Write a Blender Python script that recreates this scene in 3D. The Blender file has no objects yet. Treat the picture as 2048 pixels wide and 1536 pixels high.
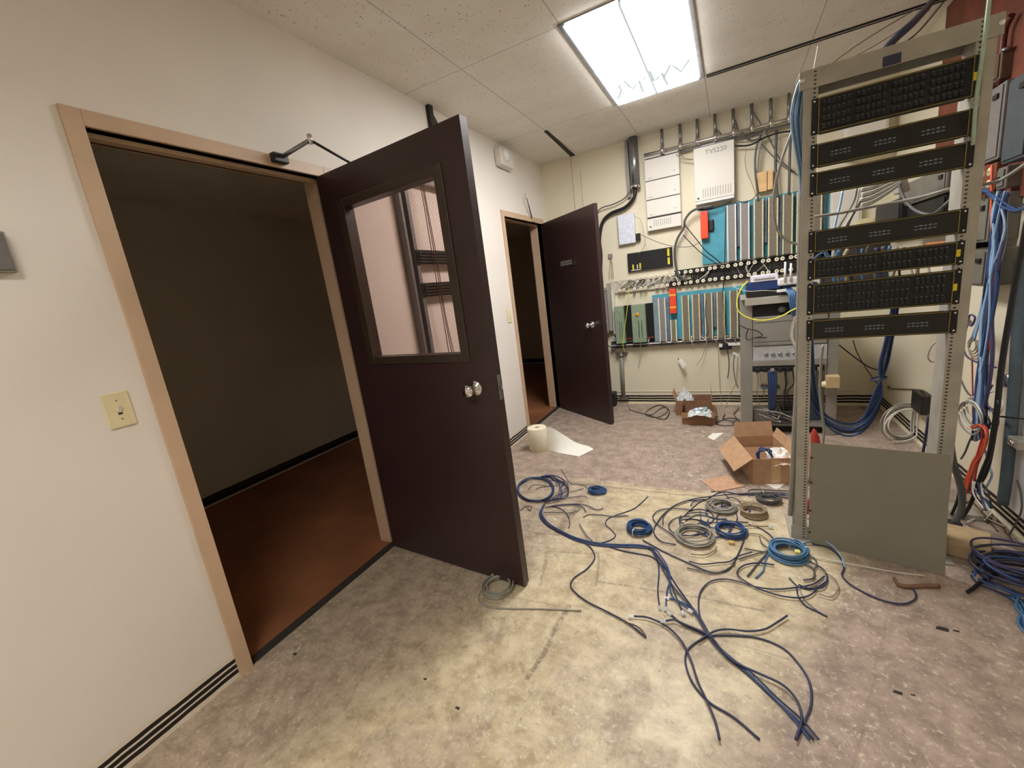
import bpy, math, random
from mathutils import Vector, Matrix
random.seed(7)
C = bpy.context.scene.collection
H, D, W = 2.659, 4.551, 2.933
CX, CZ, FL = 1.786, 1.371, 832.4
# ------------------------------------------------------------------ camera
ya, pt, rl = math.radians(28.518), math.radians(-12.244), math.radians(-7.427)
F = Vector((-math.sin(ya)*math.cos(pt), math.cos(ya)*math.cos(pt), math.sin(pt)))
R0 = F.cross(Vector((0, 0, 1))).normalized(); U0 = R0.cross(F)
RR = R0*math.cos(rl)+U0*math.sin(rl); UU = -R0*math.sin(rl)+U0*math.cos(rl)
CP = Vector((CX, 0, CZ))
cd = bpy.data.cameras.new('camera'); cam = bpy.data.objects.new('camera', cd); C.objects.link(cam)
cd.sensor_width = 36; cd.lens = FL/2048*36; cd.clip_start = .02
m = Matrix((RR, UU, -F)).transposed().to_4x4(); m.translation = CP; cam.matrix_world = m
bpy.context.scene.camera = cam
# a measured image point of the photograph, taken to the real surface it lies on
def ray(px, py): return RR*((px-1024)/FL)+UU*((768-py)/FL)+F
def on(px, py, ax, v):
    d = ray(px, py); return CP+d*((v-CP[ax])/d[ax])
def fl(px, py, z=0.): return on(px, py, 2, z)
def at(px, py, y=D): return on(px, py, 1, y)
def rt(px, py, x=W): return on(px, py, 0, x)
def lf(px, py, x=0.): return on(px, py, 0, x)
def zf(x0, y0, s): return lambda pts: [(x0+a*s, y0+b*s) for a, b in pts]
# ------------------------------------------------------------------ materials
def nodes(name):
    m = bpy.data.materials.new(name); m.use_nodes = True
    nt = m.node_tree; b = nt.nodes['Principled BSDF']; return m, nt, b
def N(nt, t, **k):
    n = nt.nodes.new(t)
    for a, v in k.items():
        if a in ('operation', 'data_type', 'blend_type', 'noise_dimensions', 'feature', 'distance'): setattr(n, a, v)
        else: n.inputs[a].default_value = v
    return n
def rgb(c): return (*[((v/255)/12.92 if v/255 <= .04045 else ((v/255+.055)/1.055)**2.4) for v in c], 1)
def mth(nt, op, a, b=None, c=None):
    n = nt.nodes.new('ShaderNodeMath'); n.operation = op
    for i, v in enumerate((a, b, c)):
        if v is None: continue
        if isinstance(v, (int, float)): n.inputs[i].default_value = v
        else: nt.links.new(v, n.inputs[i])
    return n.outputs[0]
def mixc(nt, f, a, b):
    n = nt.nodes.new('ShaderNodeMix'); n.data_type = 'RGBA'
    for i, v in ((0, f), (6, a), (7, b)):
        if isinstance(v, (int, float, tuple)): n.inputs[i].default_value = v
        else: nt.links.new(v, n.inputs[i])
    return n.outputs[2]
def noise(nt, vec, sc, det=3, ro=.55):
    n = N(nt, 'ShaderNodeTexNoise', Scale=sc, Detail=det, Roughness=ro); nt.links.new(vec, n.inputs['Vector']); return n.outputs['Fac']
def ramp(nt, f, a, b):
    n = nt.nodes.new('ShaderNodeMapRange'); n.clamp = True
    nt.links.new(f, n.inputs[0]); n.inputs[1].default_value = a; n.inputs[2].default_value = b; return n.outputs[0]
def geo(nt): return nt.nodes.new('ShaderNodeNewGeometry').outputs['Position']
def bump(nt, b, h, st, dist=.01):
    n = N(nt, 'ShaderNodeBump', Strength=st, Distance=dist); nt.links.new(h, n.inputs['Height']); nt.links.new(n.outputs[0], b.inputs['Normal'])
MT = {}
def simple(name, c, rough=.5, metal=0., var=.12, sc=30, bmp=0., trans=0.):
    if name in MT: return MT[name]
    m, nt, b = nodes(name); P = geo(nt)
    f = noise(nt, P, sc); c1 = rgb(c); c0 = tuple(v*(1-var) for v in c1[:3])+(1,); c2 = tuple(min(1, v*(1+var)) for v in c1[:3])+(1,)
    nt.links.new(mixc(nt, ramp(nt, f, .3, .7), c0, c2), b.inputs['Base Color'])
    b.inputs['Roughness'].default_value = rough; b.inputs['Metallic'].default_value = metal
    if trans: b.inputs['Transmission Weight'].default_value = trans
    if bmp: bump(nt, b, f, bmp, .003)
    MT[name] = m; return m
def wall_mat(name, c, stripes=True, dark=1., seed=0., top=.079, blot=.0, wid=.0062):
    m, nt, b = nodes(name); P = geo(nt)
    big = noise(nt, P, 1.3, 2); fine = noise(nt, P, 170, 2)
    base = mixc(nt, ramp(nt, big, .3, .7), rgb(c), rgb([v*.96 for v in c]))
    sp = nt.nodes.new('ShaderNodeSeparateXYZ'); nt.links.new(P, sp.inputs[0]); z = sp.outputs[2]
    if stripes:
        nn = noise(nt, P, 7, 3); wob = mth(nt, 'MULTIPLY', mth(nt, 'SUBTRACT', nn, .5), .012)
        zz = mth(nt, 'ADD', z, wob); acc = None
        for zc in ((.035, .062, .089) if dark != 1. else (.028, .052, .077)):
            k = mth(nt, 'LESS_THAN', mth(nt, 'ABSOLUTE', mth(nt, 'SUBTRACT', zz, zc)), wid)
            acc = k if acc is None else mth(nt, 'MAXIMUM', acc, k)
        brk = mth(nt, 'GREATER_THAN', noise(nt, P, 5.0, 3), .5-.16+blot)
        acc = mth(nt, 'MULTIPLY', acc, brk)
        low = mth(nt, 'LESS_THAN', z, .105)
        base = mixc(nt, mth(nt, 'MULTIPLY', low, .3), base, rgb((215, 200, 165)))
        base = mixc(nt, acc, base, rgb((26, 18, 13)))
    nt.links.new(base, b.inputs['Base Color']); b.inputs['Roughness'].default_value = .62
    bump(nt, b, fine, .12, .002); MT[name] = m; return m
def seg_mask(nt, P, a, b_, w):
    a = Vector(a); b_ = Vector(b_); t = (b_-a).normalized(); n = Vector((-t.y, t.x)); mid = (a+b_)/2; hl = (b_-a).length/2
    def dot(v):
        k = nt.nodes.new('ShaderNodeVectorMath'); k.operation = 'DOT_PRODUCT'; nt.links.new(P, k.inputs[0]); k.inputs[1].default_value = (v.x, v.y, 0); return k.outputs['Value']
    d = mth(nt, 'ABSOLUTE', mth(nt, 'SUBTRACT', dot(n), n.dot(mid)))
    l = mth(nt, 'ABSOLUTE', mth(nt, 'SUBTRACT', dot(t), t.dot(mid)))
    mr = nt.nodes.new('ShaderNodeMapRange'); mr.inputs[1].default_value = w*.3; mr.inputs[2].default_value = w; mr.inputs[3].default_value = 1; mr.inputs[4].default_value = 0
    nt.links.new(d, mr.inputs[0]); return mth(nt, 'MULTIPLY', mr.outputs[0], mth(nt, 'LESS_THAN', l, hl))
def floor_mat():
    m, nt, b = nodes('worn_floor'); P = geo(nt)
    dn = nt.nodes.new('ShaderNodeTexNoise'); dn.inputs['Scale'].default_value = 3.0; nt.links.new(P, dn.inputs['Vector'])
    off = nt.nodes.new('ShaderNodeVectorMath'); off.operation = 'MULTIPLY_ADD'; nt.links.new(dn.outputs['Color'], off.inputs[0]); off.inputs[1].default_value = (.08, .08, 0); nt.links.new(P, off.inputs[2])
    Q = off.outputs[0]
    n1 = noise(nt, Q, 2.2, 4, .6); n2 = noise(nt, Q, 11, 7, .72); n3 = noise(nt, P, 48, 5, .75)
    cream, cream2, mauve, mauve2 = rgb((212, 198, 164)), rgb((172, 155, 124)), rgb((172, 153, 138)), rgb((138, 121, 108))
    sp = nt.nodes.new('ShaderNodeSeparateXYZ'); nt.links.new(Q, sp.inputs[0])
    a = mixc(nt, ramp(nt, n2, .38, .60), cream2, cream)
    bb = mixc(nt, ramp(nt, n2, .38, .60), mauve2, mauve)
    # mauve underlayer: back strip, left strip by the doors, right side
    zone = mth(nt, 'MAXIMUM', ramp(nt, sp.outputs[1], 2.63, 2.70), ramp(nt, mth(nt, 'SUBTRACT', sp.outputs[0], mth(nt, 'MULTIPLY', sp.outputs[1], .45)), 1.22, 1.42))
    zl = ramp(nt, mth(nt, 'MULTIPLY', mth(nt, 'ADD', sp.outputs[0], mth(nt, 'MULTIPLY', sp.outputs[1], -.28)), -1.), -.5, -.25)
    zone = mth(nt, 'MAXIMUM', zone, mth(nt, 'MULTIPLY', zl, .7))
    patch = ramp(nt, n1, .50, .56)
    zone = mth(nt, 'MAXIMUM', zone, mth(nt, 'MULTIPLY', patch, .45))
    col = mixc(nt, zone, a, bb)
    spk = ramp(nt, n3, .56, .64); col = mixc(nt, mth(nt, 'MULTIPLY', spk, .5), col, rgb((224, 212, 186)))
    dk = ramp(nt, noise(nt, P, 30, 5, .75), .57, .68); col = mixc(nt, mth(nt, 'MULTIPLY', dk, .5), col, rgb((112, 96, 80)))
    # scratch-like adhesive swirls
    wv = N(nt, 'ShaderNodeTexWave', Scale=9., Distortion=14., Detail=3.); nt.links.new(Q, wv.inputs['Vector'])
    sw = mth(nt, 'MULTIPLY', ramp(nt, wv.outputs['Fac'], .9, .97), ramp(nt, n1, .45, .6)); col = mixc(nt, mth(nt, 'MULTIPLY', mth(nt, 'MULTIPLY', sw, ramp(nt, n3, .45, .6)), .35), col, rgb((214, 200, 172)))
    sc_ = mth(nt, 'MULTIPLY', ramp(nt, noise(nt, P, 24, 6, .8), .54, .60), ramp(nt, noise(nt, P, 1.7, 2), .50, .62)); col = mixc(nt, mth(nt, 'MULTIPLY', sc_, .55), col, rgb((222, 216, 198)))
    acc = None
    for s in SEGS:
        k = seg_mask(nt, Q, *s[:3]); k = mth(nt, 'MULTIPLY', k, s[3]); acc = k if acc is None else mth(nt, 'MAXIMUM', acc, k)
    acc = mth(nt, 'MULTIPLY', acc, ramp(nt, n3, .38, .55))
    col = mixc(nt, acc, col, rgb((112, 95, 78)))
    nt.links.new(col, b.inputs['Base Color'])
    nt.links.new(mth(nt, 'ADD', mth(nt, 'MULTIPLY', zone, .22), mth(nt, 'ADD', mth(nt, 'MULTIPLY', n3, .35), .24)), b.inputs['Roughness'])
    h = mth(nt, 'SUBTRACT', mth(nt, 'ADD', mth(nt, 'MULTIPLY', n3, .5), mth(nt, 'MULTIPLY', n2, .8)), acc)
    bump(nt, b, h, .35, .003); return m
def ceil_mat():
    m, nt, b = nodes('ceiling_tile'); P = geo(nt)
    sp = nt.nodes.new('ShaderNodeSeparateXYZ'); nt.links.new(P, sp.inputs[0])
    v = N(nt, 'ShaderNodeTexVoronoi', Scale=55.); nt.links.new(P, v.inputs['Vector'])
    fiss = mth(nt, 'MULTIPLY', ramp(nt, mth(nt, 'MULTIPLY', v.outputs['Distance'], -1.), -.25, -.12), ramp(nt, noise(nt, P, 25, 4), .48, .6))
    def line(c, o, step):
        q = mth(nt, 'PINGPONG', mth(nt, 'SUBTRACT', c, o-step*8), step/2) if False else mth(nt, 'ABSOLUTE', mth(nt, 'SUBTRACT', mth(nt, 'FRACT', mth(nt, 'ADD', mth(nt, 'DIVIDE', mth(nt, 'SUBTRACT', c, o-step*8), step), .5)), .5))
        return mth(nt, 'LESS_THAN', q, .0026/step)
    g = mth(nt, 'MAXIMUM', line(sp.outputs[0], .43, .6096), line(sp.outputs[1], 2.38, 1.22))
    col = mixc(nt, ramp(nt, noise(nt, P, 3, 2), .3, .7), rgb((236, 233, 225)), rgb((226, 221, 211)))
    col = mixc(nt, mth(nt, 'MULTIPLY', fiss, .85), col, rgb((120, 108, 92)))
    col = mixc(nt, mth(nt, 'MULTIPLY', g, .5), col, rgb((88, 78, 64)))
    nt.links.new(col, b.inputs['Base Color']); b.inputs['Roughness'].default_value = .9
    bump(nt, b, mth(nt, 'MULTIPLY', fiss, -1.), .5, .004); return m
SEGS = [((1.16, 1.10), (1.19, 1.50), .016, .75), ((.955, 2.40), (.93, 1.98), .035, .8), ((.55, 1.96), (1.0, 2.0), .014, .6),
        ((.2, 2.63), (2.0, 2.60), .014, .7), ((.94, 1.82), (1.2, 1.89), .010, .6), ((1.2, 1.89), (1.26, 1.65), .010, .6), ((1.26, 1.68), (1.95, 1.72), .010, .6),
        ((.93, 1.82), (1.02, 1.57), .012, .5), ((1.0, 1.99), (1.8, 1.98), .008, .4), ((1.187, 1.478), (.9, 1.46), .007, .4), ((1.2, 1.5), (2.0, 1.50), .006, .35),
        ((2.45, 2.1), (2.0, .9), .006, .3), ((.95, 2.9), (1.0, 2.62), .006, .4), ((1.9, 1.0), (2.9, 1.1), .008, .3)]
M_FLOOR = floor_mat(); M_CEIL = ceil_mat()
M_WALL = wall_mat('wall_paint_cream', (234, 228, 219), blot=-.14, wid=.0085); M_BACK = wall_mat('wall_paint_yellow_cream', (228, 220, 194), blot=-.07, wid=.0092, dark=2.)
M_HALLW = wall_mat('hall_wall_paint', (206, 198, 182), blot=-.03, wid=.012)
M_DOOR = simple('door_brown_paint', (54, 37, 37), .33, 0, .12, 3)
M_FRAME = simple('frame_tan_paint', (202, 174, 146), .45, 0, .05, 6)
M_STEEL = simple('galvanized_steel', (150, 152, 156), .32, .85, .15, 25)
M_CHROME = simple('polished_chrome', (225, 225, 228), .12, 1., .03, 10)
M_ALU = simple('brushed_rack_metal', (176, 172, 160), .45, .25, .06, 40)
M_GREY = simple('grey_enamel', (138, 134, 126), .5, 0, .06, 8)
M_PLATE = simple('grey_plate_paint', (134, 130, 117), .55, 0, .05, 5)
M_BLACK = simple('black_powder_coat', (7, 7, 9), .6, 0, .2, 40)
M_DARK = simple('dark_plastic', (28, 26, 26), .45, 0, .2, 20)
M_JACK = simple('jack_dark_blue', (14, 19, 30), .4, 0, .3, 60)
M_GOLD = simple('yellowed_edge', (150, 134, 70), .45, .4, .2, 60)
M_PRINT = simple('faded_white_print', (120, 130, 142), .6, 0, .3, 200)
M_YEL = simple('yellow_sticker', (226, 206, 30), .5)
M_WHITE = simple('white_plastic', (228, 228, 226), .4, 0, .03)
M_OFFW = simple('off_white_enamel', (222, 218, 208), .45, 0, .03, 5)
M_IVORY = simple('ivory_plastic', (226, 214, 172), .4, 0, .04)
M_CYAN = simple('cyan_backboard', (78, 160, 180), .55, 0, .12, 12)
M_BLOCK = simple('connecting_block_grey', (140, 130, 112), .6, 0, .25, 160)
M_BLOCKG = simple('connecting_block_light', (160, 158, 152), .6, 0, .2, 160)
M_EDGE = simple('cream_block_edge', (214, 208, 170), .5)
M_ORANGE = simple('orange_plastic', (236, 74, 40), .45)
M_CARD = simple('cardboard', (182, 146, 112), .8, 0, .1, 25)
M_CARDD = simple('cardboard_dark', (138, 102, 74), .8, 0, .12, 25)
M_PAPER = simple('white_paper', (236, 234, 224), .8, 0, .03)
M_TOWEL = simple('cream_paper_roll', (232, 226, 200), .85, 0, .03)
M_GREEN = simple('green_card', (138, 156, 132), .55, 0, .1, 20)
M_PLY = simple('red_brown_plywood', (112, 56, 36), .7, 0, .3, 9)
M_BLUEG = simple('blue_grey_duct', (78, 92, 100), .5, 0, .2, 12)
M_HALLF = simple('hall_brown_floor', (150, 98, 66), .45, 0, .3, 2.2)
M_RUB = simple('rubber_threshold', (52, 48, 44), .7)
M_BAG = simple('clear_bag', (205, 210, 210), .25, 0, .2, 30)
def cab(name, c, rough=.45): return simple('jacket_'+name, c, rough, 0, .08, 60)
K = dict(navy=cab('navy', (46, 52, 82)), blue=cab('blue', (44, 76, 126)), light=cab('light_blue', (80, 124, 164)), pale=cab('pale_blue', (150, 180, 210)), grey=cab('grey', (150, 146, 136)),
         dgrey=cab('dark_grey', (84, 84, 84)), black=cab('black', (24, 22, 24)), white=cab('white', (224, 222, 212)), tan=cab('tan', (150, 134, 108)), yellow=cab('yellow', (226, 222, 70)),
         red=cab('red', (186, 62, 52)), orange=cab('orange', (226, 96, 60)), purple=cab('purple', (72, 62, 102)), brown=cab('brown', (92, 66, 50)), mint=cab('mint', (168, 190, 170)))
# ------------------------------------------------------------------ mesh helpers
class MB:
    def __init__(s): s.v = []; s.f = []; s.sm = []
    def add(s, vs, fs, sm=False):
        b = len(s.v); s.v += [tuple(x) for x in vs]; s.f += [tuple(b+i for i in q) for q in fs]; s.sm += [sm]*len(fs); return s
    def hexa(s, p): return s.add(p, [(0, 3, 2, 1), (4, 5, 6, 7), (0, 1, 5, 4), (1, 2, 6, 5), (2, 3, 7, 6), (3, 0, 4, 7)])
    def box(s, a, b):
        x0, x1 = sorted((a[0], b[0])); y0, y1 = sorted((a[1], b[1])); z0, z1 = sorted((a[2], b[2]))
        return s.hexa([(x0, y0, z0), (x1, y0, z0), (x1, y1, z0), (x0, y1, z0), (x0, y0, z1), (x1, y0, z1), (x1, y1, z1), (x0, y1, z1)])
    def obox(s, o, ex, ey, ez, a, b):
        o = Vector(o); g = lambda x, y, z: o+ex*x+ey*y+ez*z
        return s.hexa([g(a[0], a[1], a[2]), g(b[0], a[1], a[2]), g(b[0], b[1], a[2]), g(a[0], b[1], a[2]), g(a[0], a[1], b[2]), g(b[0], a[1], b[2]), g(b[0], b[1], b[2]), g(a[0], b[1], b[2])])
    def tube(s, pts, r, n=6, caps=True):
        pts = [Vector(p) for p in pts]; rr = r if isinstance(r, (list, tuple)) else [r]*len(pts)
        t = (pts[1]-pts[0]).normalized(); u = t.orthogonal().normalized(); vs = []
        for i, p in enumerate(pts):
            t = ((pts[min(i+1, len(pts)-1)]-pts[max(i-1, 0)])); t = t.normalized() if t.length > 1e-9 else Vector((0, 0, 1))
            u = (u-t*u.dot(t)); u = u.normalized() if u.length > 1e-6 else t.orthogonal().normalized(); w = t.cross(u)
            for k in range(n):
                a = 2*math.pi*k/n; vs.append(p+(u*math.cos(a)+w*math.sin(a))*rr[i])
        fs = [(i*n+k, i*n+(k+1) % n, (i+1)*n+(k+1) % n, (i+1)*n+k) for i in range(len(pts)-1) for k in range(n)]
        b = len(s.v); s.add(vs, fs, True)
        if caps:
            s.f += [tuple(b+k for k in reversed(range(n))), tuple(b+(len(pts)-1)*n+k for k in range(n))]; s.sm += [False, False]
        return s
    def lathe(s, o, ax, prof, n=16):      # prof: (distance along axis, radius)
        ax = Vector(ax).normalized(); u = ax.orthogonal().normalized(); w = ax.cross(u); o = Vector(o); vs = []
        for h, r in prof:
            for k in range(n):
                a = 2*math.pi*k/n; vs.append(o+ax*h+(u*math.cos(a)+w*math.sin(a))*max(r, 1e-5))
        fs = [(i*n+k, i*n+(k+1) % n, (i+1)*n+(k+1) % n, (i+1)*n+k) for i in range(len(prof)-1) for k in range(n)]
        return s.add(vs, fs, True)
    def sheet(s, quad, th):
        a, b, c, d = [Vector(q) for q in quad]; n = (b-a).cross(d-a).normalized()*th
        return s.hexa([a, b, c, d, a+n, b+n, c+n, d+n])
def mk(name, mb, mat, parent=None, bev=0.):
    me = bpy.data.meshes.new(name); me.from_pydata(mb.v, [], mb.f); me.polygons.foreach_set('use_smooth', mb.sm); me.update()
    o = bpy.data.objects.new(name, me); C.objects.link(o); me.materials.append(mat)
    if parent is not None:
        o.parent = parent; o.matrix_parent_inverse = WI[parent.name]
    WI[o.name] = Matrix.Identity(4) if parent is None else WI[parent.name]
    if parent is not None: WI[o.name] = Matrix.Identity(4)
    if bev:
        md = o.modifiers.new('bevel', 'BEVEL'); md.width = bev; md.segments = 2; md.limit_method = 'ANGLE'
    return o
WI = {}
def tag(o, label=None, cat=None, group=None, kind=None):
    for k, v in (('label', label), ('category', cat), ('group', group), ('kind', kind)):
        if v: o[k] = v
    return o
def root(name, label, cat, loc, group=None, kind=None):
    o = bpy.data.objects.new(name, None); C.objects.link(o); o.location = loc; o.empty_display_size = .05
    WI[o.name] = Matrix.Translation(-Vector(loc)); return tag(o, label, cat, group, kind)
def thing(name, mb, mat, label, cat, group=None, bev=0., kind=None): return tag(mk(name, mb, mat, None, bev), label, cat, group, kind)
def copy_tree(o, parent=None):
    c = o.copy(); C.objects.link(c)
    if parent is not None: c.parent = parent; c.matrix_parent_inverse = o.matrix_parent_inverse
    for ch in [x for x in CH.get(o.name, [])]: copy_tree(ch, c)
    return c
CH = {}
_mk = mk
def mk(name, mb, mat, parent=None, bev=0.):
    o = _mk(name, mb, mat, parent, bev)
    if parent is not None: CH.setdefault(parent.name, []).append(o)
    return o
def cr(pts, k=6):
    pts = [Vector(p) for p in pts]; P = [pts[0]*2-pts[1]]+pts+[pts[-1]*2-pts[-2]]; out = []
    for i in range(1, len(P)-2):
        a, b, c, d = P[i-1:i+3]
        for j in range(k):
            t = j/k; out.append(.5*((2*b)+(c-a)*t+(2*a-5*b+4*c-d)*t*t+(3*b-a-3*c+d)*t**3))
    out.append(pts[-1]); return out
def keep(P, r):
    for p in P: p.x = min(p.x, W-r-.001); p.y = min(p.y, D-r-.001); p.z = max(p.z, r+.0004)
    return P
def cable(label, pts, r=.003, mat='navy', group=None, name='cable', k=6, n=6, cat='cable', plug=None):
    mm = K[mat] if isinstance(mat, str) else mat
    P = keep(cr(pts, k), r)
    o = thing(name, MB().tube(P, r, n), mm, label, cat, group)
    if plug:
        for e in plug:
            a, b = (P[0], P[1]) if e == 0 else (P[-1], P[-2]); t = (a-b).normalized(); u = t.orthogonal().normalized(); w = t.cross(u)
            p = mk('connector_plug', MB().obox(a, t, u, w, (-.002, -.0055, -.0045), (.019, .0055, .0045)), M_BAG if plug[e] == 'c' else M_WHITE, o)
            CH
    return o
FC = [0]
def fcable(label, px, r=.0032, mat='navy', group=None, z=None, **k):
    FC[0] += 1; z0 = (r+.0005+(FC[0] % 5)*.0022) if z is None else z
    return cable(label, [fl(a, b, z0) for a, b in px], r, mat, group, **k)
def coil(label, px, py, R, turns, r, mat, seed, tail=None, tie=None, spread=.16, group=None, name='cable_coil', flat=3, sq=1., plug=True):
    rnd = random.Random(seed); c = fl(px, py, 0); pts = []; n = 14; ph = rnd.random()*6
    for t in range(turns):
        rr = R*(1-spread*rnd.random()); ox = R*.26*(rnd.random()-.5); oy = R*.26*(rnd.random()-.5)
        if t == 0: pr, pox, poy = rr, ox, oy
        for k in range(n):
            f = k/n; e = pr+(rr-pr)*f; a = ph+2*math.pi*f
            zz = r+.001+((t+f) % flat)*1.9*r+r*.5*math.sin(a*2+t)
            pts.append(c+Vector(((e*math.cos(a))+pox+(ox-pox)*f, e*sq*math.sin(a)+poy+(oy-poy)*f, max(r+.0005, zz))))
        pr, pox, poy = rr, ox, oy
    if tail: pts += [fl(a, b, r+.001) for a, b in tail]
    o = thing(name, MB().tube(keep(cr(pts, 2), r), r, 6), K[mat], label, 'cable coil', group)
    if tie is not None:
        a = tie; e = Vector((math.cos(a), math.sin(a), 0)); q = c+e*R*.92; hh = 2*r*flat
        mb = MB(); L = []
        for k in range(13):
            b = 2*math.pi*k/12; L.append(q+e*(R*.16*math.cos(b))+Vector((0, 0, hh*.55+.001+(hh*.62)*math.sin(b))))
        for p in L: p.z = max(.0012, p.z)
        mk('twist_tie', mb.tube(L, .0028, 5), K['white'], o)
    if plug:
        q = pts[0]; mk('connector_plug', MB().box(q+Vector((-.006, -.01, -.002)), q+Vector((.006, .01, .006))), M_BAG, o)
    return o
# ------------------------------------------------------------------ room shell
def struct(name, mb, mat, label, bev=0., parent=None):
    o = mk(name, mb, mat, parent, bev); return tag(o, label, None, None, 'structure') if parent is None else o
YF = -2.2
struct('floor', MB().box((-.02, YF, -.05), (W+.1, D+.1, 0)), M_FLOOR, 'scraped cream and mauve floor with tile joint marks')
struct('floor_hall', MB().box((-2.1, YF, -.055), (-.02, 7.2, -.002)), M_HALLF, 'stained brown floor of the dark hall beyond the doors')
# ceiling with the opening for the troffer
lx0, lx1, ly0, ly1 = 1.05, 1.62, 2.385, 3.585
cm = MB()
for a, b in (((-.02, YF), (lx0, D+.1)), ((lx1, YF), (W+.1, D+.1)), ((lx0, YF), (lx1, -1.275)), ((lx0, -.075), (lx1, ly0)), ((lx0, ly1), (lx1, D+.1))): cm.box((*a, H), (*b, H+.03))
struct('ceiling', cm, M_CEIL, 'suspended ceiling of fissured white tiles')
struct('ceiling_hall', MB().box((-2.1, YF, 2.34), (-.13, 7.2, 2.37)), M_CEIL, 'unlit ceiling of the dark hall')
D1a, D1b, D1t = .715, 1.612, 2.045
D2a, D2b, D2t = 3.53, 4.40, 2.045
wl = MB(); T = -.13
for y0, y1, z0, z1 in ((YF, D1a, 0, H), (D1a, D1b, D1t, H), (D1b, D2a, 0, H), (D2a, D2b, D2t, H), (D2b, D+.1, 0, H)): wl.box((T, y0, z0), (0, y1, z1))
struct('wall_left', wl, M_WALL, 'cream painted wall with two brown doors')
struct('wall_back', MB().box((0, D, 0), (W+.1, D+.1, H)), M_BACK, 'yellow-cream wall covered with telephone equipment')
struct('wall_right', MB().box((W, YF, 0), (W+.1, D, H)), M_BACK, 'cream wall hidden by cable tangles beside the tall rack')
struct('wall_front', MB().box((0, YF-.1, 0), (W+.1, YF, H)), M_WALL, 'cream wall opposite the equipment wall')
hw = MB().box((-2.1, YF, 0), (-1.97, 7.2, 2.34))
struct('wall_hall', hw, M_HALLW, 'shadowy hall wall with black glue marks along its foot')
struct('wall_hall_end', MB().box((-2.1, 7.2, 0), (-.13, 7.3, 2.34)), M_HALLW, 'far end wall of the dark hall')
struct('wall_hall_front', MB().box((-2.1, YF-.1, 0), (-.13, YF, 2.34)), M_HALLW, 'near end wall of the dark hall')
struct('wall_hall_side', MB().box((T, D+.1, 0), (0, 7.2, 2.34)), M_HALLW, 'dark hall wall beyond the second door')
# baseboards remains
struct('baseboard_back', MB().box((.02, D-.012, .0), (W, D, .012)).box((.02, D-.006, .138), (W, D, .146)), M_BACK, 'pale strip left at the foot of the equipment wall')
struct('baseboard_right', MB().box((W-.012, 0, 0), (W, D-.013, .012)), M_BACK, 'pale strip at the foot of the right wall')
# door frames
def frame(idx, a, b, t, label):
    r = root('trim_%d' % idx, label, None, (0, (a+b)/2, 0), None, 'structure'); w = .05
    mk('jamb', MB().box((T-.012, a-w, 0), (.012, a, t+w)).box((-.075, a, 0), (-.035, a+.016, t)), M_FRAME, r, .002)
    mk('jamb', MB().box((T-.012, b, 0), (.012, b+w, t+w)).box((T-.0, b-.016, 0), (-.045, b, t)), M_FRAME, r, .002)
    mk('head', MB().box((T-.012, a, t), (.0119, b, t+w)).box((-.075, a+.016, t-.016), (-.035, b-.016, t)), M_FRAME, r, .002)
    return r
f1 = frame(1, D1a, D1b, D1t, 'tan steel frame of the near doorway')
mk('strike_plate', MB().box((-.03, D1a-.001, .95), (-.005, D1a+.002, 1.06)), M_STEEL, f1)
frame(2, D2a, D2b, D2t, 'tan steel frame of the far doorway')
struct('trim_3', MB().box((-.045, D1a, 0), (-.0, D1b, .006)), M_RUB, 'dark threshold strip of the near doorway')
struct('trim_4', MB().box((-.045, D2a, 0), (-.0, D2b, .004)), M_RUB, 'dark threshold strip of the far doorway')
struct('trim_5', MB().box((1.66, 3.588, H-.008), (2.93, 3.60, H)).box((1.66, 3.63, H-.004), (2.93, 3.64, H)), M_BLACK, 'dark gap between ceiling tiles above the racks')
struct('trim_6', MB().sheet([(.415, 3.66, H-.004), (.445, 3.66, H-.004), (.40, 4.53, H-.004), (.35, 4.53, H-.004)], .003), M_BLACK, 'dark wedge gap at a slipped ceiling tile near the corner')
struct('trim_7', MB().box((.34, D-.004, 0.2), (.346, D, H)).box((.43, D-.004, 2.03), (.434, D, 2.5)), simple('seam_shade', (190, 176, 140)), 'thin board seams on the equipment wall')
# ------------------------------------------------------------------ doors
def door_axes(phi, y0):
    a = math.radians(phi); ex = Vector((math.sin(a), math.cos(a), 0)); en = Vector((-ex.y, ex.x, 0)); return Vector((0, y0, 0)), ex, en, Vector((0, 0, 1))
def knob(parent, o, ex, en, ez, u, z, side):
    c = o+ex*u+ez*z; ax = en*side
    k = mk('knob', MB().lathe(c, ax, [(0, .034), (.004, .034), (.010, .026), (.016, .014), (.034, .013), (.038, .022), (.050, .029), (.062, .0285), (.070, .02), (.073, 0)], 20), M_CHROME, parent)
    mk('rosette', MB().lathe(c, ax, [(0, .036), (.006, .035), (.008, .030), (.008, 0)], 20), M_CHROME, k)
O, ex, en, ez = door_axes(95.03, 1.565)
O = O+Vector((.002, 0, 0)); dwid = .905; th = .044
d1 = root('door_1', 'open dark brown door with a large wired-glass window', None, O, None, 'structure')
u0, u1, w0, w1 = .135, .775, 1.115, 1.892
mb = MB()
for a, b in (((0, .012), (u0, 2.04)), ((u1, .012), (dwid, 2.04)), ((u0, .012), (u1, w0)), ((u0, w1), (u1, 2.04))): mb.obox(O, ex, en, ez, (a[0], 0, a[1]), (b[0], th, b[1]))
mk('door_leaf', mb, M_DOOR, d1)
mb = MB(); e = .045; M_WF = simple('window_frame_brown', (58, 47, 38), .4)
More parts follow.
